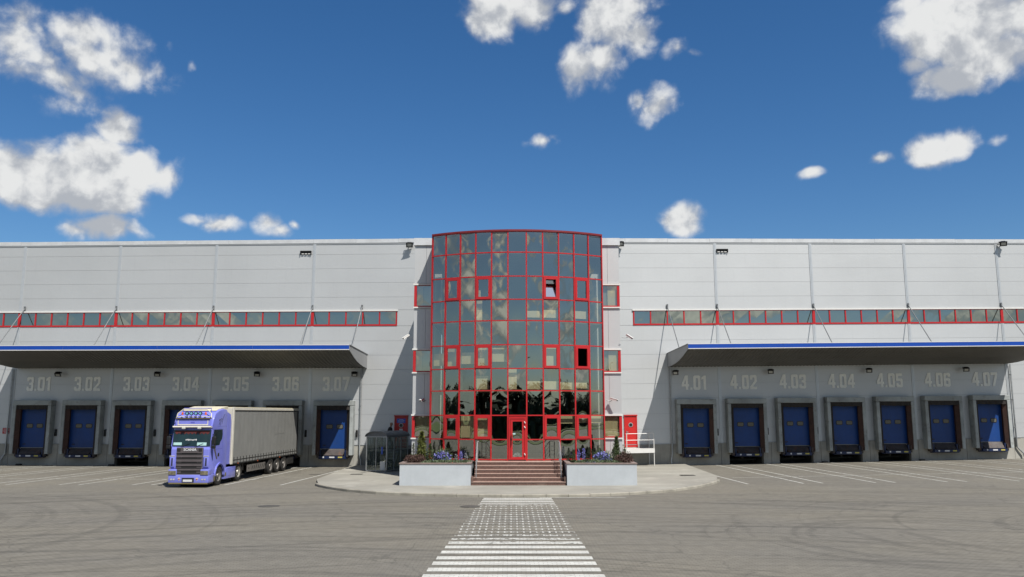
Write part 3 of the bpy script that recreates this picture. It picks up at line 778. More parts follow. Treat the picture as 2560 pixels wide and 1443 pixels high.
def floodlight(fn, u, v, z, tilt, label, s=1.0, yaw=0):
    p = fn(u, v, z); t = thing('floodlight', label, 'floodlight', p, yaw, group='wall floodlights')
    c, n = math.cos(tilt), math.sin(tilt)
    def rot(x, y, zz): return (x*s, (y*c - zz*n)*s, (y*n + zz*c)*s)
    b = MB(); b.add([(-.16,-.20,-.12),(.16,-.20,-.12),(.16,-.20,.12),(-.16,-.20,.12),(-.11,.02,-.08),(.11,.02,-.08),(.11,.02,.08),(-.11,.02,.08)], [(0,1,2,3),(4,7,6,5),(0,4,5,1),(1,5,6,2),(2,6,7,3),(3,7,4,0)])
    b.box(-.19,.19,-.235,-.20,-.15,.15); b.build('housing', 'black', t, rot)
    MB().box(-.12,.12,-.242,-.236,-.085,.085).build('lamp_glass', 'lamp_glass', t, rot)
    MB().box(-.20,-.17,-.10,.0,-.03,.03).box(.17,.20,-.10,.0,-.03,.03).box(-.20,.20,0,.03,-.04,.04).build('yoke', 'black', t, rot)
    MB().box(-.03,.03,.0,v,-.03,.03).build('bracket', 'black', t)
for u, nm in ((27.2,'3.01 and 3.02'),(19.99,'3.03 and 3.04'),(12.85,'3.05 and 3.06')):
    floodlight(WL, u, .42, 6.48, R(50), 'small black floodlight under the left canopy between numbers %s' % nm, 1.05, .25)
floodlight(WL, 5.95, .42, 6.47, R(50), 'small black floodlight under the left canopy right of number 3.07', 1.05, .2)
floodlight(WR, 6.42, .42, 6.50, R(40), 'small black floodlight under the right canopy left of number 4.01', 1.05, -.3)
for u, nm in ((13.25,'4.02 and 4.03'),(20.46,'4.04 and 4.05'),(27.7,'4.06 and 4.07')):
    floodlight(WR, u, .42, 6.50, R(40), 'small black floodlight under the right canopy between numbers %s' % nm, 1.05, -.3)
floodlight(WL, 2.28, .28, 15.62, R(35), 'large black floodlight on the roof edge left of the glass tower', 1.25, .1)
floodlight(WR, 2.72, .28, 15.68, R(35), 'large black floodlight on the roof edge right of the glass tower', 1.25, -.1)
floodlight(WR, 31.45, .28, 15.75, R(35), 'large black floodlight on the roof edge at the far right', 1.25, -.3)
def cctv(p, yaw, pitch, label, mount):
    t = thing('security_camera', label, 'security camera', p, yaw, 'security cameras on the walls')
    c, n = math.cos(pitch), math.sin(pitch)
    def rot(x, y, z): return (x, y*c-z*n, y*n+z*c)
    MB().box(-.055,.055,-.42,.02,-.05,.05).box(-.065,.065,-.48,-.02,.05,.062).build('body', 'white_trim', t, rot)
    MB().lathe([(0,.04),(.02,.04)], (0,-.44,0), 'y', 12).build('lens', 'black', t, rot)
    MB().tube([(0,-.1,-.05),(0,-.02,-.16),mount], .02, 6).build('bracket', 'dull_steel', t)
cctv((-5.86,46.85,8.06), R(-50), R(32), 'white security camera high on the left corner of the office block', (.22,.16,-.16))
cctv((6.50,46.85,8.06), R(50), R(32), 'white security camera high on the right corner of the office block', (-.26,.16,-.16))
cctv((-4.95,46.75,4.46), R(-20), R(15), 'dark security camera on the shaded panel left of the glass tower', (0,.24,-.08))
cctv((5.50,46.75,4.48), R(60), R(15), 'white security camera on the sunlit panel right of the glass tower', (-.14,.2,-.08))
# red notice at the far left
p = WL(30.9, .045, 2.38); t = thing('wall_notice', 'small red safety notice with pale lines on the wall at the far left', 'notice', p, -AL)
MB().box(-.27,.27,-.012,0,-.20,.20).build('plate', 'sign_red', t)
q = MB()
for k, (a, e) in enumerate(((-.2,.18),(-.22,.22),(-.2,.15),(-.15,.2))): q.box(a, e, -.018, -.0125, .11-k*.085, .135-k*.085)
q.build('lettering', 'sticker_white', t)
for fn, u, lab in ((WL,29.6,'black rubber block at the wall between dock 3.01 and the far left pipe'),(WL,22.0+.95,'black rubber wheel stop at the wall beside the pit of dock 3.03'),(WL,5.95,'black rubber block at the wall foot left of the downpipe by dock 3.07'),(WR,6.35,'black rubber block at the wall foot right of the downpipe by dock 4.01'),(WR,16.9,'black rubber block at the wall foot between docks 4.03 and 4.04'),(WR,24.0,'black rubber block at the wall foot between docks 4.05 and 4.06')):
    X, Y, Z = fn(u, .30, 0); Z = gz(X, Y)
    b = MB(); b.prism([(-.14,0),(.14,0),(.10,.10),(-.04,.12),(-.12,.08)], -.17, .17, 'x'); o = b.build('wheel_stop', 'rubber', fn=None); o.location = (X, Y, Z)
    tag(o, lab, 'wheel stop', 'rubber blocks along the wall')

# ================================================================== OFFICE BLOCK WITH CURVED GLASS TOWER
XC, RT, Y0 = .28, 9.2, 44.30
CWD = .892
SS_ = [-.5-CWD*k for k in range(5, 0, -1)] + [-.5, .5] + [.5+CWD*k for k in range(1, 6)]
ND = [(XC+RT*math.sin(s/RT), Y0+RT-RT*math.cos(s/RT)) for s in SS_]
ZR = [1.26,2.30,3.56,4.86,6.03,7.30,8.60,9.75,11.02,12.34,13.50]
ob = thing('office_tower', 'silver office block with a curved curtain wall of grey green glass in red frames', 'office block', (XC, 44.3, 0))
def cell(i):
    a, c = Vector((ND[i][0], ND[i][1], 0)), Vector((ND[i+1][0], ND[i+1][1], 0)); d = (c-a); L = d.length; d.normalize(); n = Vector((d.y, -d.x, 0))
    return a, d, L, n
def cf(i):      # cell frame: (along, out, up)
    a, d, L, n = cell(i); return (lambda x, y, z: tuple(a + d*x + n*y + Vector((0,0,z)))), L
cw = MB()
for i, (x, y) in enumerate(ND):
    s = SS_[i]/RT; n = Vector((math.sin(s), -math.cos(s), 0)); d = Vector((math.cos(s), math.sin(s), 0)); p = Vector((x, y, 0)); h = .034
    vs = []
    for z in (1.2, 13.5):
        for a, o_ in ((-h,-.08),(h,-.08),(h,.045),(-h,.045)): vs.append(tuple(p+d*a+n*o_+Vector((0,0,z))))
    cw.add(vs, [(0,1,2,3),(4,5,6,7),(0,1,5,4),(1,2,6,5),(2,3,7,6),(3,0,4,7)])
frame = cw.build('curtain_wall', 'red_frame', ob, None, True)
for z, cols in [(z, range(11)) for z in ZR if not 1.3 < z < 3.5] + [(ZR[1], range(5)), (ZR[1], range(6, 11))]:
    frame_t = MB()
    for i in cols:
        f, L = cf(i); q = MB(); q.box(.036, L-.036, -.06, .040, z-.030, z+.030)
        frame_t.add([f(*p) for p in q.v], q.f)
    frame_t.build('transom', 'red_frame', frame, None, False).location = -ob.location
# parapet rim
rim = MB()
for i in range(11):
    f, L = cf(i); q = MB(); q.box(-.01, L+.01, -.25, .09, 13.50, 13.60); rim.add([f(*p) for p in q.v], q.f)
rim.build('parapet_rim', 'red_dark', ob, None, True)
q = MB(); q.prism([(x, y) for x, y in ND] + [(ND[-1][0], 47.4), (ND[0][0], 47.4)], 13.38, 13.49, 'z'); q.build('roof', 'roofing', ob, None, True)
OPEN = {(r, c) for r in (1,4,7) for c in (1,3,7,9)}   # opening lights: row from the bottom, column from the left
rnd = random.Random(4)
def pane_mesh(w_, z0, z1, amp, tilt, yy, x0=0.0, nx=8, nz=10):
    q = MB(); vs = []
    ax, az = rnd.uniform(-.2,.2), rnd.uniform(-.25,.25)
    for j in range(nz+1):
        for i in range(nx+1):
            u, v = i/nx, j/nz; uu, vv = 2*u-1-ax, 2*v-1-az
            vs.append((x0+w_*u, yy + amp*(1-uu*uu)*(1-vv*vv) + tilt*(v-.5), z0+(z1-z0)*v))
    return q.add(vs, [(j*(nx+1)+i, j*(nx+1)+i+1, (j+1)*(nx+1)+i+1, (j+1)*(nx+1)+i) for j in range(nz) for i in range(nx)])
for r in range(10):
    zr = 9-r   # row counted from the top in the data below
    for c in range(11):
        if c == 5 and r in (0, 1): continue
        f, L = cf(c); z0, z1 = ZR[r]+.03, ZR[r+1]-.03
        low = r <= 3
        amp = rnd.choice((-1, 1, 1))*rnd.uniform(.002, .0055)*(.8 if r in (2,3) else 1.0)
        if (r, c) in OPEN:
            b = MB(); g = .125
            b.box(.036, L-.036, -.03, .075, z0, z0+g).box(.036, L-.036, -.03, .075, z1-g, z1).box(.036, .036+g, -.03, .075, z0+g, z1-g).box(L-.036-g, L-.036, -.03, .075, z0+g, z1-g)
            o = b.build('opening_window', 'red_frame', ob, f, True)
            g -= .01
            if (r, c) == (4, 9): continue
            if (r, c) == (7, 7): pm = pane_mesh(L-.072-2*g, z0+g, z1-g, .001, -.42, -.19, .036+g); mt = 'bright_glass'
            else: pm = pane_mesh(L-.072-2*g, z0+g, z1-g, amp, rnd.uniform(-.006,.006), .02, .036+g); mt = 'solar_glass'
            p = pm.build('window_glass', mt, o, f, False, smooth=True); p.location = -ob.location
        else:
            p = pane_mesh(L-.060, z0-.004, z1+.004, amp, rnd.uniform(-.004,.004), .0, .030).build('glass_pane', 'solar_glass', frame, f, False, smooth=True); p.location = -ob.location
# entrance door
f, L = cf(5)
b = MB(); b.box(.036,.12,-.05,.09,1.26,3.50).box(L-.12,L-.036,-.05,.09,1.26,3.50).box(.12,L-.12,-.05,.09,3.38,3.50)
b.box(.135,.25,-.04,.07,1.27,3.37).box(L-.25,L-.135,-.04,.07,1.27,3.37).box(.25,L-.25,-.04,.07,1.27,1.40).box(.25,L-.25,-.04,.07,3.24,3.37).box(.25,L-.25,-.04,.07,2.26,2.34)
ed = b.build('entrance_door', 'red_frame', ob, f, True)
for z0, z1 in ((1.40,2.26),(2.34,3.24)):
    p = pane_mesh(L-.5, z0, z1, .003, 0, .01, .25).build('door_glass', 'solar_glass', ed, f, smooth=True); p.location = -ob.location
b = MB(); b.tube([(.19,.13,2.0),(.19,.13,2.55)], .014, 8).tube([(.19,.07,2.05),(.19,.13,2.05)], .01, 6).tube([(.19,.07,2.5),(.19,.13,2.5)], .01, 6).box(.16,.22,.07,.09,2.26,2.36)
p = b.build('door_handle', 'black', ed, f); p.location = -ob.location
b = MB()
for z in (1.55, 2.95, 3.2): b.add([(L-.15,.09,z+.05),(L-.11,.09,z+.05),(L-.06,.12,z-.05),(L-.10,.12,z-.05),(L-.15,.13,z+.05),(L-.11,.13,z+.05),(L-.06,.15,z-.05),(L-.10,.15,z-.05)], [(0,1,2,3),(4,5,6,7),(0,1,5,4),(1,2,6,5),(2,3,7,6),(3,0,4,7)])
p = b.build('hinge', 'white_trim', ed, f); p.location = -ob.location
p = MB().box(.26,.40,.020,.024,2.56,2.64).build('door_sticker', 'card_cyan', ed, f); p.location = -ob.location
# floors, ceilings, back wall and blinds behind the glass
b = MB()
for z in (1.14, 4.80, 8.52, 12.28):
    b.prism([(x+(XC-x)*.02, y+.14) for x, y in ND] + [(5.0, 52.0), (-4.4, 52.0)], z, z+.14 if z > 2 else z+.08, 'z')
b.build('floor_slab', 'interior', ob, None, True)
b = MB(); b.box(-4.4,5.0,52.0,52.1,1.2,13.3)
for x in (-1.6, 2.2): b.box(x-.06, x+.06, 47.2, 52, 1.3, 12.2)
for x, y in ((-2.9,46.2),(3.4,46.2)): b.lathe([(0,.17),(11.0,.17)], (x,y,1.25), 'z', 12)
b.build('inner_wall', 'interior_dark', ob, None, True)
BL = [(4,0,.30,.85,.0),(4,1,.1,1.0,.0),(4,2,.28,.80,.0),(4,3,.1,1.0,.0),(4,4,.1,.72,.0),(4,7,.0,1.0,.0),
      (3,3,.3,1.0,.2),(3,5,.0,1.0,.5),(3,6,.55,.95,.0),(3,7,.55,.95,0),(3,8,.6,.95,0),(3,9,.6,.9,0),
      (1,2,.0,.95,.0),(1,3,.04,1.0,.0),(1,8,.0,.36,.0),(1,9,.0,.34,.0),(1,10,.0,.34,.0),
      (6,6,.5,.85,.1),(6,7,.45,.85,.0),(6,9,.45,.85,0),(6,3,.0,1.0,.6),(7,3,.55,1.0,.7)]
for r, c, t0, t1, xo in BL:
    # t0 and t1: fractions of the pane height measured from its top
    if r == 1 and c in (3,): r2 = 1
    f, L = cf(c); z0, z1 = ZR[r], ZR[r+1]; H = z1-z0
    b = MB(); b.box(.03, L*(1-xo)-.03, -.22, -.20, z1-H*t1+.02, z1-H*t0-.02)
    b.build('window_blind', 'blind', ob, f, True)
# side fields of the block with their corner windows
SW = [(2.33,3.52),(5.98,7.20),(9.69,10.92)]
for s, xo, xi in ((-1, -5.60, ND[0][0]), (1, 6.16, ND[-1][0])):
    segs = [(1.30,2.25),(3.62,5.90),(7.30,9.60),(11.04,13.24)]
    mid = xi + (xo-xi)*.42
    for z0, z1 in segs:
        for a, c in ((xi, mid), (mid, xo)):
            x0, x1 = sorted((a, c)); MB().box(x0+.006, x1-.006, 47.0, 47.15, z0, z1).build('side_panel', 'cladding', ob, None, True)
    b = MB(); x0, x1 = sorted((xo, xi)); b.box(x0+.02, x1-.02, 47.16, 47.2, .1, 13.3); 
    b.build('side_backing', 'joint', ob, None, True)
    x0, x1 = sorted((xo+s*.05, xi))
    for z0, z1 in [(1.22,1.30)]+[(q[0]-.085,q[0]-.01) for q in SW]: MB().box(x0, x1, 46.92, 47.02, z0, z1).build('window_sill', 'white_trim', ob, None, True)
    for z0, z1 in [(q[1]+.01,q[1]+.10) for q in SW]: MB().box(x0, x1, 46.92, 47.02, z0, z1).build('window_cap', 'white_trim', ob, None, True)
    for k, (z0, z1) in enumerate(SW):
        b = MB(); a, c = sorted((xo, xo-s*.15)); b.box(a, c, 46.95, 47.14, z0, z1)
        a, c = sorted((xo-s*.15, xi)); b.box(a, c, 46.97, 47.1, z0, z0+.06).box(a, c, 46.975, 47.1, z1-.02, z1)
        o = b.build('corner_window', 'red_frame', ob, None, True)
        L = abs(xi-(xo-s*.15)); x0 = min(xi, xo-s*.15)
        g = pane_mesh(L, z0+.06, z1-.02, rnd.uniform(.002,.006), 0, 0, 0); 
        p = g.build('window_glass', 'solar_glass', o, (lambda x0: (lambda x, y, z: (x0+x, 47.03-y, z)))(x0), smooth=True); p.location = -ob.location
        if k == 0: aa, cc = x0, x0+L
        else:
            aa, cc = (x0, x0+L*.35) if s < 0 else (x0+L*.45, x0+L)
        p = MB().box(aa+.02, cc-.02, 47.09, 47.10, z0+.05, z1).build('window_blind', 'blind', o); p.location = -ob.location
    a, c = sorted((xi, xi+s*.03)); MB().box(a, c, 45.62, 47.0, 1.2, 13.5).build('tower_return', 'red_frame', ob, None, True)
    a, c = sorted((xo+s*.06, xi)); b = MB(); b.box(a, c, 46.90, 47.4, 13.26, 13.68); b.build('coping', 'coping', ob, None, True)
    a, c = sorted((xo, xo-s*.12)); MB().box(a, c, 47.2, 57.8, 0, 13.6).build('flank_wall', 'cladding', ob, None, True)
MB().box(-5.5, 6.05, 47.3, 57.8, 13.40, 13.52).build('roof', 'roofing', ob, None, True)
MB().box(-5.58, 6.14, 46.99, 47.3, .0, 1.22).box(-4.6, 5.2, 45.5, 47, 0, 1.13).build('concrete_base', 'concrete', ob, None, True)

# ================================================================== ENTRANCE STEPS, RAILS, PLANTERS
st = thing('entrance_steps', 'brown granite steps with pale edges up to the red glass door', 'steps', (.3, 42.3, PH))
SX0, SX1 = -1.90, 2.58; RZ = [.30,.48,.66,.84,1.02,1.20]; RY = [42.12,42.42,42.68,42.94,43.20,43.46]
b = MB(); t_ = MB()
for k in range(6):
    y1 = RY[k+1] if k < 5 else 45.55
    ex = .13 if k < 1 else (.06 if k == 1 else 0)
    z0 = PH-.05 if k == 0 else RZ[k-1]
    b.box(SX0-ex, SX1+ex, RY[k]+.03, 45.5 if k == 5 else y1+.1, z0, RZ[k]-.031)
    t_.box(SX0-ex, SX1+ex, RY[k], y1+.06, RZ[k]-.030, RZ[k])
b.build('riser', 'granite', st, None, True); t_.build('tread', 'granite_top', st, None, True)
b = MB()
for x0, x1 in ((SX0-.13, SX0-.03), (SX1+.03, SX1+.13)): b.box(x0, x1, 42.14, 42.9, RZ[0]+.002, RZ[1]+.06)
b.build('side_block', 'granite', st, None, True)
tag(MB().box(-.42, .42, -.14, .14, 0, .02).build('foot_grating', 'dull_steel', loc=(.28, 43.82, 1.202)), 'dark foot grating on the landing in front of the entrance door', 'grating')
def handrail(x, s, label):
    t = thing('handrail', label, 'handrail', (x, 42.4, .3), group='steel handrails of the entrance steps')
    b = MB(); A = [(x, 44.05, 1.2), (x, 43.5, 1.2), (x, 42.95, .84), (x, 42.42, .48)]
    for p in A: b.tube([p, (p[0], p[1], p[2]+.95)], .022, 8)
    b.build('post', 'galv', t, None, True, smooth=True)
    b = MB(); b.tube([(x+s*.05,44.12,1.2+1.0),(x,44.05,1.2+1.0),(x,43.5,1.2+.98),(x,42.42,.48+.98),(x,42.30,.48+.90)], .026, 8)
    for h in (.3,.5,.72): b.tube([(x,44.05,1.2+h),(x,43.5,1.2+h),(x,42.42,.48+h)], .012, 6)
    b.build('rail', 'galv', t, None, True, smooth=True)
handrail(-1.80, 1, 'shiny steel handrail on the left side of the entrance steps')
handrail(2.46, -1, 'shiny steel handrail on the right side of the entrance steps')

def planter(x0, x1, inner, label):
    t = thing('planter', label, 'planter', ((x0+x1)/2, 42.05, PH)); y0, y1 = 42.02, 46.85
    a = x0 if inner < 0 else x1                      # side that faces the steps is cut back to the landing
    b = MB(); b.box(x0, x1, y0, y0+.18, PH-.05, 1.16); b.box(x0, x0+.18, y0+.18, y1, PH-.05, 1.16); b.box(x1-.18, x1, y0+.18, y1 if inner == 0 else y1, PH-.05, 1.16)
    b.build('wall', 'render_white', t, None, True)
    b = MB(); b.box(x0-.03, x1+.03, y0-.03, y0+.22, 1.163, 1.225); b.box(x0-.03, x0+.22, y0+.22, y1, 1.163, 1.225); b.box(x1-.22, x1+.03, y0+.22, y1, 1.163, 1.225)
    b.build('rim', 'rim_stone', t, None, True)
    MB().box(x0+.18, x1-.18, y0+.18, y1-.02, .9, 1.10).build('soil', 'soil', t, None, True)
planter(-5.58, -2.05, 0, 'white rendered planter with brown stone rim left of the entrance steps')
planter(2.73, 6.20, 0, 'white rendered planter with brown stone rim right of the entrance steps')

# plants made of many small blades and leaf sprays
def leaves(b, pts, size, rnd, up=.5, asp=.35, spread=1.0):
    for p in pts:
        d = Vector((rnd.gauss(0,1)*spread, rnd.gauss(0,1)*spread, rnd.gauss(up,.7))).normalized()
        a = d.cross(Vector((rnd.gauss(0,1), rnd.gauss(0,1), rnd.gauss(0,1)))).normalized(); s = size*rnd.uniform(.6,1.4)
        P = Vector(p); b.add([P, P+d*s*.5+a*s*asp*.5, P+d*s, P+d*s*.5-a*s*asp*.5], [(0,1,2,3)])
def conifer(x, y, z, h, r, label, mt='conifer', n=1500, seed=1, lean=0.0, cat='conifer', name='conifer_shrub', group=None):
    rnd = random.Random(seed); t = thing(name, label, cat, (x, y, z), 0, group)
    b = MB(); b.tube([(0,0,-.05),(lean*.5,0,h*.5),(lean,0,h*.9)], .03*h/1.2, 6, r2=.008); b.build('trunk', 'bark', t)
    b = MB(); pts = []
    bumps = [(rnd.uniform(0,6.28), rnd.uniform(.1,.9), rnd.uniform(.1,.32)) for _ in range(16)]
    for _ in range(n):
        k = rnd.random()**1.25; prof = (1-k)**.75*min(1, .45+k*3.5)
        a = rnd.uniform(0, 6.283); m_ = 1.0
        for ba, bk, bw in bumps:
            da = abs((a-ba+math.pi) % (2*math.pi)-math.pi)
            if da < .6 and abs(k-bk) < .12: m_ += bw*1.2
        rr = r*prof*m_*math.sqrt(rnd.uniform(.25, 1.0))
        pts.append((rr*math.cos(a)+lean*k, rr*math.sin(a), k*h))
    leaves(b, pts, .085*max(.7, h), rnd, 1.0, .30, .8); b.build('foliage', mt, t); return t
def clump(x, y, z, rx, ry, h, label, mt, n=900, seed=1, size=.08, name='shrub', cat='shrub', up=.8, asp=.35, extra=None, group=None, stalks=0):
    rnd = random.Random(seed); t = thing(name, label, cat, (x, y, z), 0, group); b = MB(); pts = []
    hb = [(rnd.uniform(-1,1), rnd.uniform(-1,1), rnd.uniform(.6,1.15)) for _ in range(7)]
    while len(pts) < n:
        u, v = rnd.uniform(-1,1), rnd.uniform(-1,1)
        if u*u+v*v > 1: continue
        hh = h*min(.25+1.0*(1-(u*u+v*v))**.5, 1)*(min(hb, key=lambda q: (q[0]-u)**2+(q[1]-v)**2)[2])
        pts.append((u*rx, v*ry, hh*rnd.random()**.6))
    leaves(b, pts, size, rnd, up, asp); b.build('foliage', mt, t)
    if stalks:
        b = MB()
        for _ in range(stalks):
            a = rnd.uniform(0,6.28); q = rnd.random()**.5*.8; b.tube([(0,0,0),(rx*q*math.cos(a)*.5, ry*q*math.sin(a)*.5, h*.5),(rx*q*math.cos(a), ry*q*math.sin(a), h*.92)], .007, 4)
        b.build('stem', 'twig', t)
    if extra:
        em, en, es, e0 = extra; b = MB(); pts = []
        while len(pts) < en:
            u, v = rnd.uniform(-1,1), rnd.uniform(-1,1)
            if u*u+v*v > 1: continue
            pts.append((u*rx*.95, v*ry*.95, h*(e0+(1.15-e0)*rnd.random())*(1-.35*(u*u+v*v))))
        leaves(b, pts, es, rnd, .3, .75); b.build('flower', em, t)
    return t
ZP = 1.10
conifer(-4.78,44.6,ZP,1.55,.27,'tall pointed green conifer in the left planter before the shaded panel', n=2000, seed=3, mt='conifer_gold')
conifer(-4.30,44.3,ZP,.95,.22,'lower bushy conifer right of the tall one in the left planter', n=1100, seed=4)
conifer(-5.25,44.9,ZP,.95,.10,'thin young conifer at the left end of the left planter', n=350, seed=5)
clump(-5.0,43.5,ZP,.55,.55,.48,'dark red barberry shrub at the left end of the left planter','barberry',1900,6,.075,'barberry_shrub','shrub',1.0,.4,stalks=24)
clump(-3.60,43.7,ZP,.46,.45,.55,'clump of violet blue irises in the middle of the left planter','iris_leaf',500,7,.20,'iris_clump','flowers',1.8,.12,('iris',520,.10,.45))
b = clump(-3.35,43.05,ZP,1.35,.55,.24,'grey green creeping juniper along the front of the left planter','groundcover',3200,8,.07,'creeping_juniper','ground cover',.5,.4)
def spike(x, y, z, h, label, mt, seed, g='upright flower spikes in the planters'):
    rnd = random.Random(seed); t = thing('flower_spike', label, 'flower', (x, y, z), 0, g)
    MB().tube([(0,0,0),(rnd.uniform(-.02,.02),0,h*.8)], .008, 5).build('stem', 'iris_leaf', t)
    b = MB(); pts = []
    for _ in range(240):
        k = rnd.random(); a = rnd.uniform(0,6.28); r = .075*math.sin(math.pi*min(1, .15+k*.85))**.7; pts.append((r*math.cos(a), r*math.sin(a), h*(.22+.78*k)))
    leaves(b, pts, .05, rnd, .6, .5); b.build('flower', mt, t)
for i, (x, h, mt, d) in enumerate(((-2.86,.48,'spike_grey','left of the three spikes'),(-2.62,.62,'iris','middle and tallest of the three spikes'),(-2.36,.52,'spike_grey','right of the three spikes'))):
    spike(x, 43.2, ZP, h, 'flower spike, %s near the left handrail' % d, mt, 30+i)
conifer(-2.30,44.0,ZP,.55,.13,'small dark conifer behind the flower spikes in the left planter','conifer_dark',500,9)
clump(-3.0,43.0,ZP,.25,.25,.16,'small patch of orange red flowers near the left handrail','iris_leaf',160,10,.07,'flower_patch','flowers',.8,.3,('red_flower',60,.05,.5))
# right planter
conifer(2.95,43.9,ZP,.75,.15,'dark narrow conifer nearest the right handrail','conifer_dark',700,11)
conifer(3.18,43.6,ZP,.66,.13,'green narrow conifer beside the purple spikes in the right planter','conifer',600,12)
for i, (x, h, mt, d) in enumerate(((3.42,.72,'iris','left, broader'),(3.68,.78,'iris','right, taller'))):
    spike(x, 43.3, ZP, h, 'purple flower spike, %s one of the two near the right handrail' % d, mt, 40+i)
conifer(4.15,45.0,ZP,.75,.30,'dark broad conifer in the right planter, added in place of a yew reflection in the glass','conifer_dark',1200,13)  # added plant, stands in for a yew mirrored in the panes
conifer(4.70,45.15,ZP,.70,.24,'dark conifer between the right iris clump and the glass, added in place of a reflection','conifer_dark',1000,14)  # second added plant, modelled where the glazing shows a dark reflection
clump(4.65,43.5,ZP,.46,.45,.52,'clump of violet blue irises in the middle of the right planter','iris_leaf',600,15,.20,'iris_clump','flowers',1.8,.12,('iris',480,.10,.45))
conifer(5.30,43.7,ZP,.80,.36,'bushy green shrub with violet blooms right of the irises','conifer',1500,16)
conifer(5.52,44.5,ZP,1.30,.20,'tall pointed conifer in the right planter','conifer',1500,17)
conifer(5.98,44.7,ZP,.80,.09,'thin young conifer at the right end of the right planter','conifer',300,18)
clump(5.72,43.3,ZP,.52,.55,.52,'dark red barberry shrub at the right end of the right planter','barberry',1900,19,.075,'barberry_shrub','shrub',1.2,.4,stalks=24)
clump(4.4,42.95,ZP,1.25,.50,.20,'grey green creeping juniper along the front of the right planter','groundcover',2600,20,.07,'creeping_juniper','ground cover',.5,.4)
clump(3.95,42.75,ZP,.32,.2,.13,'low mat of violet flowers at the front rim of the right planter','iris_leaf',160,21,.06,'flower_mat','flowers',.4,.4,('iris',160,.06,.3))

# ================================================================== STEEL LANDINGS AT THE RED DOORS
def railrun(b, pts, h=(1.0,.52), r=.022, posts=None):
    for q in h: b.tube([(p[0], p[1], p[2]+q) for p in pts], r, 6)
# right landing
t = thing('door_landing', 'white steel landing with railing at the sunlit red door', 'landing', WR(3.6, 1, 0), group='steel landings at the red doors')
b = MB(); b.box(2.55,4.5,.12,1.6,.98,1.26); b.build('platform', 'white_trim', t, WR, True)
b = MB()
for u, v in ((2.6,1.55),(3.42,1.55),(4.46,1.55),(4.46,.2),(3.9,1.55)):
    if u == 3.9: continue
    b.tube([(u,v,.05 if u > 4 else 1.1),(u,v,2.28)], .03, 6)
b.build('post', 'white_trim', t, WR, True)
b = MB(); railrun(b, [(2.55,1.55,1.26),(4.46,1.55,1.26),(4.46,.15,1.26)], (1.0,.30*1.9), .025); b.build('rail', 'white_trim', t, WR, True)
# left landing with steps
t = thing('door_landing', 'grey steel landing and railing at the shaded red door behind the glazed shelter', 'landing', WL(3, 1, 0), group='steel landings at the red doors')
b = MB(); b.box(1.9,4.3,.12,1.7,1.0,1.27); b.build('platform', 'dull_steel', t, WL, True)
b = MB()
for u, v in ((1.95,1.66),(2.55,1.66),(3.2,1.66),(4.25,1.66),(4.25,.2)): b.tube([(u,v,1.1),(u,v,2.32)], .025, 6)
for u, v in ((2.0,1.6),(4.2,1.6)): b.tube([(u,v,.02),(u,v,1.0)], .035, 6)
b.build('post', 'galv', t, WL, True)
b = MB(); railrun(b, [(1.9,1.66,1.27),(2.5,1.66,1.27)], (1.02,.72,.45)); railrun(b, [(3.2,1.66,1.27),(4.25,1.66,1.27),(4.25,.15,1.27)], (1.02,.55)); b.build('rail', 'galv', t, WL, True)
b = MB()
for k in range(6): b.box(2.52,3.2, 1.7+.28*k, 2.0+.28*k, 1.10-.19*k-.02, 1.10-.19*k+.02)
b.tube([(2.5,1.7,1.2),(2.5,3.5,.15)], .035, 6).tube([(3.22,1.7,1.2),(3.22,3.5,.15)], .035, 6)
for x in (2.5, 3.22): b.tube([(x,1.7,2.25),(x,3.4,1.15),(x,3.42,.2)], .022, 6)
b.build('stair', 'galv', t, WL, True)

# ================================================================== GLAZED SHELTER
kx, ky = -8.98, 52.15
kz = PH+gz(kx, ky)
t = thing('glazed_shelter', 'small glazed shelter with a curved grey roof on a steel frame left of the planter', 'shelter', (kx, ky, kz), R(-22))
KW, KD, KH = 1.42, 2.6, 2.10
b = MB()
for x in (0, KW):
    for y in (0, .87, 1.73, KD): b.box(x-.03, x+.03, y-.03, y+.03, 0, KH)
for y in (0, KD):
    b.box(KW*.47-.02, KW*.47+.02, y-.02, y+.02, 0, KH)
for z in (.06, KH): b.box(-.03, KW+.03, -.03, .03, z-.03, z+.03).box(-.03, KW+.03, KD-.03, KD+.03, z-.03, z+.03).box(-.03, .03, 0, KD, z-.03, z+.03).box(KW-.03, KW+.03, 0, KD, z-.03, z+.03)
for x in (0, KW): b.box(x-.02, x+.02, 0, KD, 1.28, 1.32)
b.build('frame', 'galv', t)
b = MB()
for k in range(5): b.box(.1+k*.13, .12+k*.13, .002, .02, .1, KH-.04)
for k in range(9): b.box(-.005, .005, .2+k*.27, .215+k*.27, .1, KH).box(KW-.005, KW+.005, .2+k*.27, .215+k*.27, .1, KH)
b.build('glazing_bar', 'dull_steel', t)
for nm, bx in (('front',(.03,KW*.47-.02,-.006,.0,.09,KH-.03)),('f2',(KW*.47+.02,KW-.03,-.006,.0,.09,KH-.03)),('l',(-.008,-.002,.03,KD-.03,.09,KH-.03)),('r',(KW+.002,KW+.008,.03,KD-.03,.09,KH-.03)),('b',(.03,KW-.03,KD,KD+.006,.09,KH-.03))):
    MB().box(*bx).build('glass_panel', 'clear_glass', t)
b = MB(); n = 14; pr = []
for i in range(n+1):
    a = math.pi*i/n; pr.append((KW/2-(KW/2+.08)*math.cos(a), KH+.03+.30*math.sin(a)))
pr2 = [(x, z-.025) for x, z in pr]; b.prism(pr+pr2[::-1], -.12, KD+.12, 'y'); 
for y in (-.13, .75, 1.63, KD+.09): b.prism([(x, z+.02) for x, z in pr]+[(x, z-.03) for x, z in pr][::-1], y, y+.035, 'y')
b.build('roof', 'dull_steel', t, smooth=False)
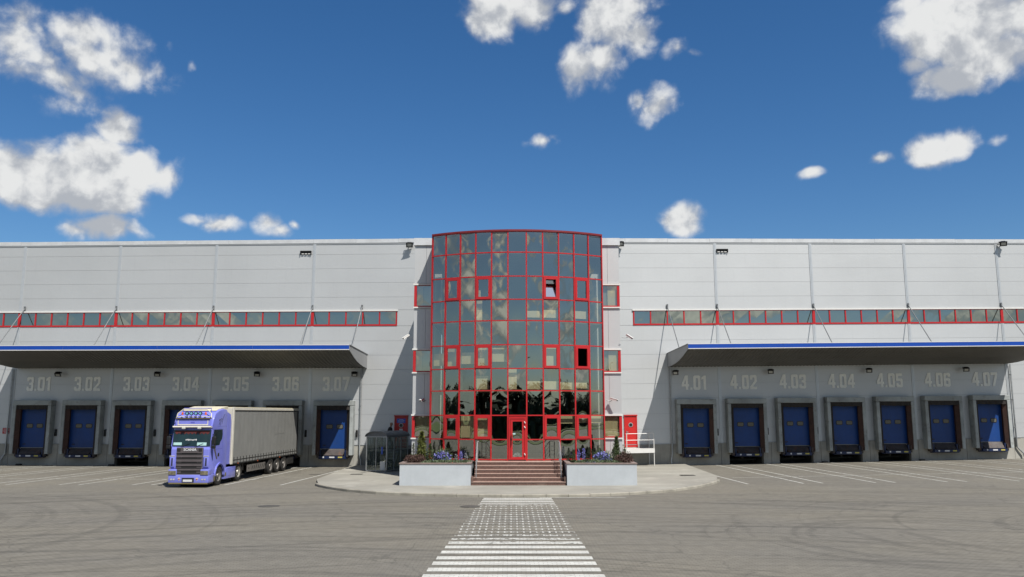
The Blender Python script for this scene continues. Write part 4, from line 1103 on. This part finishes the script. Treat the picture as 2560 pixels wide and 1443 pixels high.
MB().prism([(x, z-.026) for x, z in pr if z > KH+.05]+[(KW, KH+.03),(0, KH+.03)][::1], -.02, -.01, 'y').build('gable', 'dull_steel', t)
b = MB(); b.box(.12,.55,.9,2.4,.42,.47).box(.15,.2,1.0,1.05,0,.42).box(.15,.2,2.25,2.3,0,.42).box(.45,.5,1.0,1.05,0,.42).box(.45,.5,2.25,2.3,0,.42); b.build('bench', 'truck_cream', t)
MB().box(.98,1.32,-.03,-.012,.12,.62).build('notice_board', 'white_trim', t)
MB().box(1.05,1.15,-.03,-.012,1.05,1.5).build('notice_board', 'sign_blue', t)

# ================================================================== PERSON on the left landing
pt = thing('person', 'bald person in a dark jacket walking right on the landing beside the shaded red door', 'person', WL(3.26, 1.05, 1.275))
def skinned(name, V, E, rads, mt, parent, sub=2):
    me = bpy.data.meshes.new(name); me.from_pydata(V, E, []); me.materials.append(M[mt]); o = bpy.data.objects.new(name, me); COL.objects.link(o)
    md = o.modifiers.new('s', 'SKIN'); sk = me.skin_vertices[0].data
    for i, r in enumerate(rads): sk[i].radius = (r, r) if not isinstance(r, tuple) else r
    sk[0].use_root = True
    m2 = o.modifiers.new('u', 'SUBSURF'); m2.levels = sub; m2.render_levels = sub
    dg = bpy.context.evaluated_depsgraph_get(); dg.update(); nm = bpy.data.meshes.new_from_object(o.evaluated_get(dg)); bpy.data.objects.remove(o)
    nm.polygons.foreach_set('use_smooth', [True]*len(nm.polygons)); r_ = bpy.data.objects.new(name, nm); COL.objects.link(r_); r_.parent = parent; return r_
# facing +x
V = [(0,0,.93),(.01,0,1.12),(.03,0,1.32),(.05,0,1.43),(.07,0,1.50),(.09,0,1.59),(.10,0,1.66),(.095,0,1.72),(.085,0,1.77)]; E = [(i,i+1) for i in range(8)]; RD = [(.13,.13),(.14,.14),(.15,.16),(.08,.08),(.062,.062),(.085,.085),(.112,.105),(.112,.105),(.06,.06)]
def add_chain(root, pts, rr):
    last = root
    for p, r in zip(pts, rr): V.append(p); RD.append(r); E.append((last, len(V)-1)); last = len(V)-1
    return last
for s in (-1, 1):
    sw = s*.16
    e = add_chain(2, [(.04,s*.17,1.36),(.02+sw*.5,s*.21,1.10),(.10+sw,s*.20,.87),(.13+sw,s*.20,.80)], [.06,.045,.032,.03])
    for k in range(4): add_chain(e, [(.14+sw+k*.015,s*.20,.745-k*.002),(.145+sw+k*.015,s*.195,.70+k*.004)], [.011,.009])
    add_chain(e, [(.165+sw,s*.18,.765),(.175+sw,s*.175,.74)], [.012,.010])
    add_chain(0, [(sw*.2,s*.09,.86),(.04-sw*.8,s*.09,.48),(-.03-sw*1.6,s*.09,.08),(.10-sw*1.6,s*.09,.035)], [.085,.062,.042,.032])
skinned('body', V, E, RD, 'skin', pt)
V2, E2, R2 = [(0,0,.86),(.01,0,1.12),(.03,0,1.36),(.05,0,1.49)], [(0,1),(1,2),(2,3)], [(.18,.18),(.19,.19),(.20,.21),(.13,.13)]
for s in (-1, 1):
    sw = s*.16; n0 = len(V2); V2 += [(.04,s*.18,1.37),(.02+sw*.5,s*.215,1.10),(.09+sw,s*.205,.90)]; R2 += [.075,.062,.05]; E2 += [(2,n0),(n0,n0+1),(n0+1,n0+2)]
skinned('jacket', V2, E2, R2, 'jacket', pt)
V3, E3, R3 = [(0,0,.92)], [], [(.145,.115)]
for s in (-1, 1):
    sw = s*.16; n0 = len(V3); V3 += [(sw*.2,s*.09,.84),(.04-sw*.8,s*.09,.48),(-.03-sw*1.6,s*.09,.13)]; R3 += [.10,.08,.065]; E3 += [(0,n0),(n0,n0+1),(n0+1,n0+2)]
skinned('trousers', V3, E3, R3, 'trousers', pt)
b = MB()
for s in (-1, 1):
    sw = s*.16; x = -.03-sw*1.6; b.cbox(x-.08, x+.20, s*.09-.045, s*.09+.045, 0, .09, .02)
b.build('shoes', 'black', pt)
b = MB(); b.lathe([(-.012,.001),(.0,.016),(.012,.001)], (.215,0,1.655), 'y', 6); b.cbox(.175,.225,-.014,.014,1.62,1.67,.006); b.cbox(.185,.205,-.028,.028,1.590,1.60,.003)
for s in (-1, 1): b.cbox(.09,.12,s*.105-.010,s*.105+.010,1.61,1.69,.006)
b.build('face_features', 'skin', pt)
b = MB()
for s in (-1, 1): b.cbox(.185,.203,s*.036-.013,s*.036+.013,1.672,1.684,.004)
b.build('eyes', 'hair', pt)

# ================================================================== LORRY: tractor unit
TX, TY, TR = -16.07, 42.15, R(-2.4)
tk = thing('truck_tractor', 'lavender blue lorry cab with roof spotlights, parked in front of the grey trailer', 'lorry', (TX, TY, 0), TR)
HW = .99
def bevel_prism(prof, x0, x1, c=.05, seg=3, ang=25):
    bm = bmesh.new(); n = len(prof)
    a = [bm.verts.new((x0, p[0], p[1])) for p in prof]; d = [bm.verts.new((x1, p[0], p[1])) for p in prof]
    tri = tessellate_polygon([[Vector((p[0], p[1], 0)) for p in prof]])
    fa = bm.faces.new(a); fd = bm.faces.new(d[::-1]); 
    for i in range(n): bm.faces.new([a[i], d[i], d[(i+1) % n], a[(i+1) % n]])
    es = [e for e in bm.edges if (e.verts[0] in a) == (e.verts[1] in a)]
    bmesh.ops.bevel(bm, geom=es, offset=c, segments=seg, affect='EDGES', profile=.6)
    big = [f for f in bm.faces if len(f.verts) > 6]; bmesh.ops.triangulate(bm, faces=big)
    bm.verts.index_update(); b = MB(); b.add([v.co for v in bm.verts], [[v.index for v in f.verts] for f in bm.faces]); bm.free(); return b
arch = [(1.35+.60*math.cos(math.pi*k/10), .52+.60*math.sin(math.pi*k/10)) for k in range(11)]   # from rear to front
prof = [(.10,.62),(.03,1.1),(.02,1.96),(.06,2.02),(.17,2.86),(.20,2.95),(.26,3.36),(.50,3.66),(.95,3.84),(1.5,3.90),(2.02,3.86),(2.14,3.70),(2.24,.86)] + [p for p in arch if p[1] > .70] + [(.70,.62)]
bevel_prism(prof, -HW, HW, .07, 3).build('cab_body', 'truck_blue', tk, smooth=True)
def front(nm, mt, boxes, parent=tk, c=.012):
    b = MB()
    for q in boxes: b.cbox(*q, c)
    return b.build(nm, mt, parent)
# bumper
b = MB(); b.cbox(-1.02,1.02,-.10,.62,.24,.66,.05).cbox(-1.02,-.60,-.12,.3,.60,.92,.04).cbox(.60,1.02,-.12,.3,.60,.92,.04)
bp = b.build('bumper', 'truck_blue', tk, smooth=True)
MB().cbox(-.98,.98,-.11,.6,.185,.255,.02).build('bumper_spoiler', 'olive_trim', tk)
o = MB().box(-.30,.30,-.125,-.10,.30,.50).build('plate_recess', 'grille_dark', bp)
MB().box(-.24,.22,-.135,-.126,.31,.42).build('number_plate', 'sticker_white', bp)
for x in (-.45,.45):
    MB().prism([(x-.07,.47),(x,.34),(x+.07,.47),(x+.04,.50),(x-.04,.50)], -.108, -.101, 'y').build('badge', 'truck_white', bp); MB().prism([(x-.045,.46),(x,.37),(x+.045,.46)], -.113, -.1085, 'y').build('badge', 'sign_red', bp)
for s in (-1, 1):
    x0, x1 = sorted((s*.62, s*1.0)); front('headlight', 'headlight', [(x0,x1,-.135,-.05,.64,.84)])
    for k in (0, 1):
        MB().lathe([(0,.045),(.02,.045)], (s*(.72+.13*k),-.115,.42), 'y', 14).build('fog_lamp', 'lamp_glass', bp)
    front('corner_panel', 'truck_blue', [(min(s*.66,s*.97),max(s*.66,s*.97),-.035,.12,.93,1.92)], c=.04)
    x = s*.86; b = MB(); b.cbox(x-.13,x+.13,-.10,-.04,1.02,1.55,.03); q = b.build('air_deflector', 'truck_blue', tk, smooth=True)
    MB().box(x-.035,x+.035,-.106,-.101,1.08,1.46).build('slot', 'grille_dark', q)
    MB().box(x-.13,x+.13,-.112,-.09,1.545,1.575).build('highlight_trim', 'truck_white', q)
# grille
g = front('grille', 'grille', [(-.69,.66,-.05,.1,.62,1.98)], c=.03)
b = MB()
for k, (z0, z1) in enumerate(((.70,.86),(.95,1.10),(1.19,1.33),(1.41,1.54),(1.62,1.74))): b.box(-.64,.61,-.058,-.051,z0,z0+.035); b.box(-.40,.38,-.056,-.0505,z0+.035,z1)
b.build('grille_opening', 'grille_dark', g)
b = MB()
for k in range(6): z = .655+k*.215; b.cbox(-.67,.64,-.082,-.05,z-.02,z+.022,.008)
b.build('grille_bar', 'grille', g)
vs, fs = text_mesh('SCANIA', .175); b = MB(); b.add([(p.x*1.05, -.062-p.z, p.y+1.815) for p in vs], fs); b.build('lettering', 'sticker_white', g)
for x in (-.56, .53): MB().cbox(x-.085,x+.085,-.06,-.045,1.79,1.93,.02).build('corner_vent', 'grille_dark', g)
# windscreen with scalloped curtain, cards and wipers
def scr(x, y, z):    # maps z to the sloping screen
    k = (z-2.02)/(2.86-2.02); return (x, .045+.115*k+y, z)
b = MB(); n = 12; vs = []
for j in range(2):
    for i in range(n+1):
        u = -1+2*i/n; vs.append(scr(u*.965, -.014+.012*abs(u)**5, (2.03,2.84)[j]))
b.add(vs, [(i, i+1, n+2+i, n+1+i) for i in range(n)]); ws = b.build('windscreen', 'windscreen', tk)
b = MB(); n = 9
for k in range(n):
    x0 = -.88+1.76*k/n; x1 = x0+1.76/n; m_ = 6; pts = [(x0,2.80)]+[(x0+(x1-x0)*i/m_, 2.70-.075*math.sin(math.pi*i/m_)) for i in range(m_+1)]+[(x1,2.80)]
    q = MB(); q.prism(pts, -.022, -.018, 'y'); b.add([scr(*p) for p in q.v], q.f)
b.build('pelmet', 'curtain_red', ws)
for x0, x1, z0, z1 in ((-.90,-.48,2.09,2.22),(.30,.78,2.07,2.22)):
    q = MB(); q.box(x0,x1,-.022,-.018,z0,z1); r_ = MB(); r_.add([scr(*p) for p in q.v], q.f); r_.build('windscreen_card', 'card_cyan', ws)
r_ = MB(); random.seed(3)
for k in range(9):
    q = MB(); x = -.30+.065*k; q.box(x, x+.04, -.022, -.019, 2.32+.01*math.sin(k*2), 2.38+.012*math.sin(k)); r_.add([scr(*p) for p in q.v], q.f)
r_.build('windscreen_lettering', 'sticker_white', ws)
b = MB(); b.tube([scr(-.5,-.03,2.0),scr(-.05,-.035,2.17)], .01, 5).tube([scr(.2,-.03,2.0),scr(.62,-.035,2.17)], .01, 5); b.build('wiper', 'black', tk)
# sun visor and roof gear
b = MB(); b.prism([(-.02,2.98),(.16,2.93),(.24,3.02),(.0,3.04)], -.97, .97, 'x'); b.build('sun_visor', 'truck_white', tk)
for x in (-.40,.40): MB().cbox(x-.09,x+.09,-.06,.04,2.88,2.98,.02).build('marker_lamp', 'lamp_glass', tk)
b = MB(); 
def slope(z): return .20+(z-2.95)*.15
b.cbox(-.90,.90,.12,.30,3.05,3.38,.02); rb = b.build('roof_front_panel', 'truck_blue', tk)
b = MB(); b.box(-.78,-.74,.112,.121,3.08,3.32).box(.74,.78,.112,.121,3.08,3.32).box(-.78,.78,.110,.120,3.075,3.125); b.build('trim_line', 'truck_white', rb)
b = MB(); b.box(-.11,-.06,.112,.121,3.18,3.24).box(-.04,.01,.112,.121,3.18,3.24).box(.03,.08,.112,.121,3.18,3.24); b.build('small_lettering', 'truck_blue_dark', rb)
MB().box(-.88,.88,.06,.42,3.40,3.44).build('roof_ledge', 'olive_trim', tk)
b = MB(); b.tube([(-.90,.22,3.44),(-.86,.26,3.66),(-.6,.34,3.88),(.6,.34,3.88),(.86,.26,3.66),(.90,.22,3.44)], .025, 8).tube([(-.88,.20,3.50),(.88,.20,3.50)], .02, 8); b.build('light_bar', 'truck_white', tk, smooth=True)
for x in (-.34,-.115,.115,.34):
    b = MB(); b.lathe([(0,.092),(.01,.100),(.05,.098),(.10,.06),(.12,.02)], (x,.12,3.66), 'y', 20); s_ = b.build('spotlight', 'black', tk, smooth=True)
    MB().lathe([(0,.058),(.006,.060)], (x,.112,3.66), 'y', 18).build('lamp_glass', 'lamp_cyan', s_)
    MB().tube([(x,.17,3.58),(x,.2,3.50)], .012, 5).build('lamp_bracket', 'black', s_)
for x in (-.60,.60): b = MB(); b.lathe([(0,.05),(.12,.045),(.15,.02)], (x,.2,3.58), 'z', 14); b.build('beacon', 'orange', tk)
b = MB(); b.prism([(.75,3.80),(1.05,3.88),(2.2,4.02),(2.35,4.03),(2.35,3.90),(2.0,3.87),(1.5,3.91)], -.90, .90, 'x'); b.build('roof_deflector', 'truck_cream', tk)
b = MB(); b.tube([(-.75,.55,3.70),(-.70,.62,3.92),(.70,.62,3.92),(.75,.55,3.70)], .022, 8); b.build('roof_bar', 'truck_blue_dark', tk)
# sides
for s in (-1, 1):
    X = s*HW
    def side(pts, t0, t1): q = MB(); q.prism(pts, X+s*t0, X+s*t1, 'x'); return q
    dr = side([(.42,2.04),(.30,2.30),(.40,2.84),(1.50,2.84),(1.54,2.60),(1.50,2.36),(1.28,2.22),(1.20,2.06)], -.03, .004); w_ = dr.build('side_window', 'windscreen', tk)
    side([(.40,1.98),(.62,1.98),(.92,1.46),(1.0,1.40),(.92,1.34),(.80,1.42)], .0, .006).build('door_flash', 'grille', tk)
    side([(.98,1.50),(1.20,1.50),(1.20,1.66),(1.05,1.66)], .0, .008).build('door_handle', 'black', tk)
    b = MB(); 
    for pts in ([(.30,2.86),(1.62,2.86),(1.62,2.872),(.30,2.872)],[(1.60,1.0),(1.612,1.0),(1.612,2.86),(1.60,2.86)],[(.55,1.86),(1.60,1.86),(1.60,1.872),(.55,1.872)],[(.9,3.0),(2.1,3.0),(2.1,3.012),(.9,3.012)]): b.prism(pts, X, X+s*.003, 'x')
    b.build('panel_gap', 'truck_blue_dark', tk)
    # wheel arch, step and mirror
    n = 12; o_ = [(1.35+.66*math.cos(math.pi*k/n), .52+.66*math.sin(math.pi*k/n)) for k in range(n+1)]; i_ = [(1.35+.585*math.cos(math.pi*k/n), .52+.585*math.sin(math.pi*k/n)) for k in range(n+1)]
    side(o_+i_[::-1], -.12, .045).build('wheel_arch', 'truck_blue', tk)
    side([(.55,.30),(.74,.30),(.76,.50),(.62,.62),(.52,.56)], -.05, .03).build('step', 'olive_trim', tk)
    b = MB(); b.cbox(min(X+s*.06,X+s*.26), max(X+s*.06,X+s*.26), -.02, .10, 2.10, 2.52, .04).cbox(min(X+s*.06,X+s*.26), max(X+s*.06,X+s*.26), -.02, .10, 1.92, 2.08, .03)
    b.tube([(X,.3,2.62),(X+s*.16,.05,2.60),(X+s*.16,.04,2.5)], .022, 6).tube([(X,.3,1.98),(X+s*.14,.05,1.98)], .02, 6); b.build('mirror', 'black', tk)
    # side collar behind the cab, skirts and tank
    side([(2.20,1.02),(2.72,1.02),(2.72,3.20),(2.60,3.60),(2.20,3.72)], -.06, -.02).build('side_collar', 'truck_blue', tk)
    b = MB(); b.cbox(min(X,X-s*.32), max(X,X-s*.32), 2.02, 3.60, .28, .86, .03); q = b.build('side_skirt', 'truck_blue', tk, smooth=True)
    b = MB(); b.prism([(2.35,.80),(3.50,.80),(3.50,.812),(2.35,.812)], X, X+s*.003, 'x').prism([(2.35,.40),(3.50,.40),(3.50,.412),(2.35,.412)], X, X+s*.003, 'x').prism([(2.34,.40),(2.352,.40),(2.352,.81),(2.34,.81)], X, X+s*.003, 'x'); b.build('panel_gap', 'truck_blue_dark', q)
    side([(2.10,.40),(2.28,.46),(2.26,.62),(2.08,.60)], .0, .006).build('olive_badge', 'olive_trim', q)
    n = 10; o_ = [(4.15+.62*math.cos(math.pi*k/n), .56+.60*math.sin(math.pi*k/n)) for k in range(n+1)]; i_ = [(4.15+.57*math.cos(math.pi*k/n), .56+.55*math.sin(math.pi*k/n)) for k in range(n+1)]
    side(o_+i_[::-1], -.35, .0).build('mudguard', 'chassis', tk)
# swirling black decoration on the cab flank
b = MB()
for pts in ([(1.0,3.30),(1.06,3.38),(1.12,3.28),(1.05,3.14),(1.0,3.10)],[(1.06,3.3),(1.3,3.40),(1.45,3.36)],[(1.35,3.10),(1.5,3.40),(1.66,3.62)],[(1.15,3.05),(1.2,3.2),(1.32,3.32)]):
    b.tube([(HW+.004, y, z) for y, z in pts], .010, 4)
b.build('scroll_marking', 'black', tk)
b = MB()
for k in range(4): b.tube([(HW-.05, 2.22, 3.55-k*.22), (HW-.05, 2.72, 3.40-k*.22)], .014, 5)
b.build('collar_stay', 'truck_blue_dark', tk)
MB().box(-.40,.40,1.0,5.2,.55,.90).box(-.9,.9,2.3,2.5,.6,1.0).box(-.6,.6,3.6,4.8,.9,1.04).build('chassis', 'chassis', tk)
def wheel(par, x, y, s, r=.51, wdt=.30, rim='rim_grey'):
    b = MB(); X = x
    pf = [(0,.30),(0,.44),(.02,.485),(.05,r),(wdt-.05,r),(wdt-.02,.485),(wdt,.44),(wdt,.30)]
    b.lathe([(a if s > 0 else -a, q) for a, q in [(p[0]-wdt, p[1]) for p in pf]], (X, y, r), 'x', 32, False)
    w_ = b.build('wheel', 'rubber', par, smooth=True)
    b = MB(); pf = [(-.20,.30),(-.03,.30),(-.012,.285),(-.05,.24),(-.10,.20),(-.08,.12),(-.02,.10),(-.015,.01)]
    b.lathe([(a if s > 0 else -a, q) for a, q in pf], (X+s*.004, y, r), 'x', 28)
    rm = b.build('rim', rim, w_, smooth=True)
    b = MB()
    for k in range(10):
        a = 2*math.pi*k/10; b.lathe([(0,.016),(s*.03,.014)], (X-s*.085, y+.165*math.cos(a), r+.165*math.sin(a)), 'x', 6)
    b.build('wheel_nut', 'rim_light', w_)
for s in (-1, 1):
    wheel(tk, s*(HW-.02), 1.35, s); wheel(tk, s*(HW-.04), 4.15, s, rim='rim_light')

# ------------------------------------------------------------------ trailer
tr = thing('curtain_trailer', 'long grey curtain sided trailer backed into dock 3.06 behind the blue cab', 'trailer', (TX+math.sin(-TR)*2.85, TY+math.cos(TR)*2.85, 0), TR)
TL = 11.75; XW = 1.00
MB().box(-XW,XW,0,.10,1.02,3.96).build('headboard', 'truck_white', tr)
for xa, xb in ((XW-.05,XW+.03),(-XW-.03,-XW+.05)): MB().cbox(xa,xb,-.02,.18,.98,4.0,.015).build('corner_post', 'truck_white', tr)
for s in (-1, 1):
    n = 150; vs = []
    for i in range(n+1):
        y = .18+(TL-.3)*i/n; wv = .005*math.sin(y*9.5)+.004*math.sin(y*23+1)
        for (z, k) in ((1.24,.3),(2.0,1.0),(3.0,1.0),(3.82,.3)): vs.append((s*(XW+.005+wv*k), y, z))
    b = MB().add(vs, [(i*4+j, i*4+j+1, (i+1)*4+j+1, (i+1)*4+j) for i in range(n) for j in range(3)]); b.build('curtain', 'tarp', tr, smooth=True)
    b = MB(); b.box(min(s*(XW-.02),s*(XW+.035)), max(s*(XW-.02),s*(XW+.035)), .1, TL, 3.84, 3.97); b.build('roof_rail', 'truck_white', tr)
    b = MB(); b.box(min(s*(XW-.02),s*(XW+.02)), max(s*(XW-.02),s*(XW+.02)), .1, TL, 3.78, 3.84); b.build('curtain_track', 'chassis', tr)
    b = MB(); b.box(min(s*(XW-.03),s*(XW+.018)), max(s*(XW-.03),s*(XW+.018)), .15, TL, .98, 1.245); b.build('side_rave', 'tarp', tr)
    b = MB(); X0, X1 = sorted((s*(XW+.018), s*(XW+.034)))
    for z in (1.02, 1.20): b.box(X0, X1, .2, TL-.1, z-.012, z+.012)
    k = 0; y = .35
    while y < TL-.2: b.box(X0, X1+.004, y-.018, y+.018, .96, 1.34); y += .47
    b.build('strap', 'chassis', tr)
MB().box(-XW+.02,XW-.02,.1,TL,3.955,4.0).build('roof', 'truck_cream', tr)
MB().box(-XW+.02,XW-.02,TL-.12,TL,1.0,3.95).box(-XW-.02,XW+.04,TL-.14,TL+.02,.98,1.1).build('rear_frame', 'chassis', tr)
MB().box(XW-.04,XW+.03,TL-.22,TL,1.1,3.9).box(-XW-.03,-XW+.04,TL-.22,TL,1.1,3.9).build('rear_post', 'chassis', tr)
MB().box(-.5,-.35,.4,TL,.72,1.0).box(.35,.5,.4,TL,.72,1.0).box(-.98,.98,.2,TL-.1,.94,.985).build('chassis', 'chassis', tr)
b = MB(); b.box(.78,.84,2.0,2.12,.35,.95).box(-.84,-.78,2.0,2.12,.35,.95).box(.70,.92,1.93,2.19,.30,.35).box(-.92,-.70,1.93,2.19,.30,.35); b.build('landing_leg', 'chassis', tr)
b = MB(); b.prism([(2.6,.42),(5.6,.42),(5.6,.80),(2.6,.80)], .93, .96, 'x'); q = b.build('side_guard', 'rim_grey', tr)
b = MB()
for k in range(7): y = 3.3+k*.33; b.prism([(y,.50),(y+.10,.50),(y+.22,.72),(y+.12,.72)], .961, .966, 'x')
b.prism([(2.8,.56),(2.9,.56),(2.9,.66),(2.8,.66)], .961, .966, 'x'); b.build('guard_marking', 'grille_dark', q)
for y in (6.55, 7.85, 9.15):
    for s in (-1, 1): wheel(tr, s*(XW-.02), y, s, rim='rim_grey')
    MB().tube([(-.8,y,.51),(.8,y,.51)], .06, 8).build('axle', 'chassis', tr)
MB().cbox(.5,.95,9.95,11.2,.40,.88,.03).box(.94,.955,10.1,11.05,.5,.52).box(.94,.955,10.1,11.05,.64,.66).build('pallet_box', 'chassis', tr)
MB().box(.55,.97,9.73,9.75,.30,.80).box(-.97,-.55,9.73,9.75,.30,.80).build('mudflap', 'chassis', tr)
b = MB(); b.tube([(XW+.045,6.9,2.46),(XW+.045,7.6,2.49),(XW+.045,8.9,2.50)], .004, 4); b.build('crease_mark', 'rim_grey', tr)
for k, (y, z) in enumerate(((.9,1.0),(4.0,.96),(8.0,.96))): MB().box(XW+.035,XW+.045,y,y+.08,z-.03,z+.03).build('marker_lamp', 'orange', tr)

# ================================================================== BEHIND THE PHOTOGRAPHER (mirrored in the glass)
rnd = random.Random(21); b = MB()
for k in range(230):
    x = -210+420*rnd.random(); y = -78-rnd.random()*30; h = rnd.uniform(6.5, 11.5)*(1+.25*math.sin(x*.07)); r = rnd.uniform(2.6, 4.6)
    b.tube([(x,y,0),(x,y,h*.6)], .22, 5)
    for _ in range(170):
        a = rnd.uniform(0,6.28); e = rnd.uniform(-1,1); q = rnd.random()**.33; c = math.sqrt(1-e*e)
        p = Vector((x+r*q*c*math.cos(a), y+r*q*c*math.sin(a), h*.56+h*.42*q*e)); s = rnd.uniform(.5,1.1)
        d = Vector((rnd.gauss(0,1),rnd.gauss(0,1),rnd.gauss(0,.7))).normalized(); f_ = d.cross(Vector((0,0,1))+d*.3).normalized()
        b.add([p-d*s, p-f_*s*.7, p+d*s, p+f_*s*.7], [(0,1,2,3)])
for k in range(9000):      # undergrowth closes the foot of the wood
    p = Vector((rnd.uniform(-215,215), rnd.uniform(-100,-74), rnd.uniform(.2,5.2))); d = Vector((rnd.gauss(0,1),rnd.gauss(0,.5),rnd.gauss(0,1))).normalized(); s = rnd.uniform(.6,1.3); f_ = d.cross(Vector((0,1,.2))).normalized()
    b.add([p-d*s, p-f_*s*.8, p+d*s, p+f_*s*.8], [(0,1,2,3)])
o = b.build('far_woods', 'leaf_wood'); o['kind'] = 'stuff'
for i, (x, y, h) in enumerate(((-11,-24,11.0),(-3.5,-30,11.5),(6,-22,10.5),(15,-28,11.0))):
    t = thing('street_lamp', 'tall street lamp behind the yard, %s, mirrored in the glass' % ('far left one','left of centre','right of centre','far right one')[i], 'street lamp', (x, y, 0), group='street lamps across the yard')
    MB().tube([(0,0,0),(0,0,h-1.2),(.2,0,h-.4),(1.0,0,h)], .10, 8, r2=.05).build('pole', 'dull_steel', t); MB().cbox(.8,1.7,-.16,.16,h-.03,h+.10,.03).build('lamp_head', 'black', t)
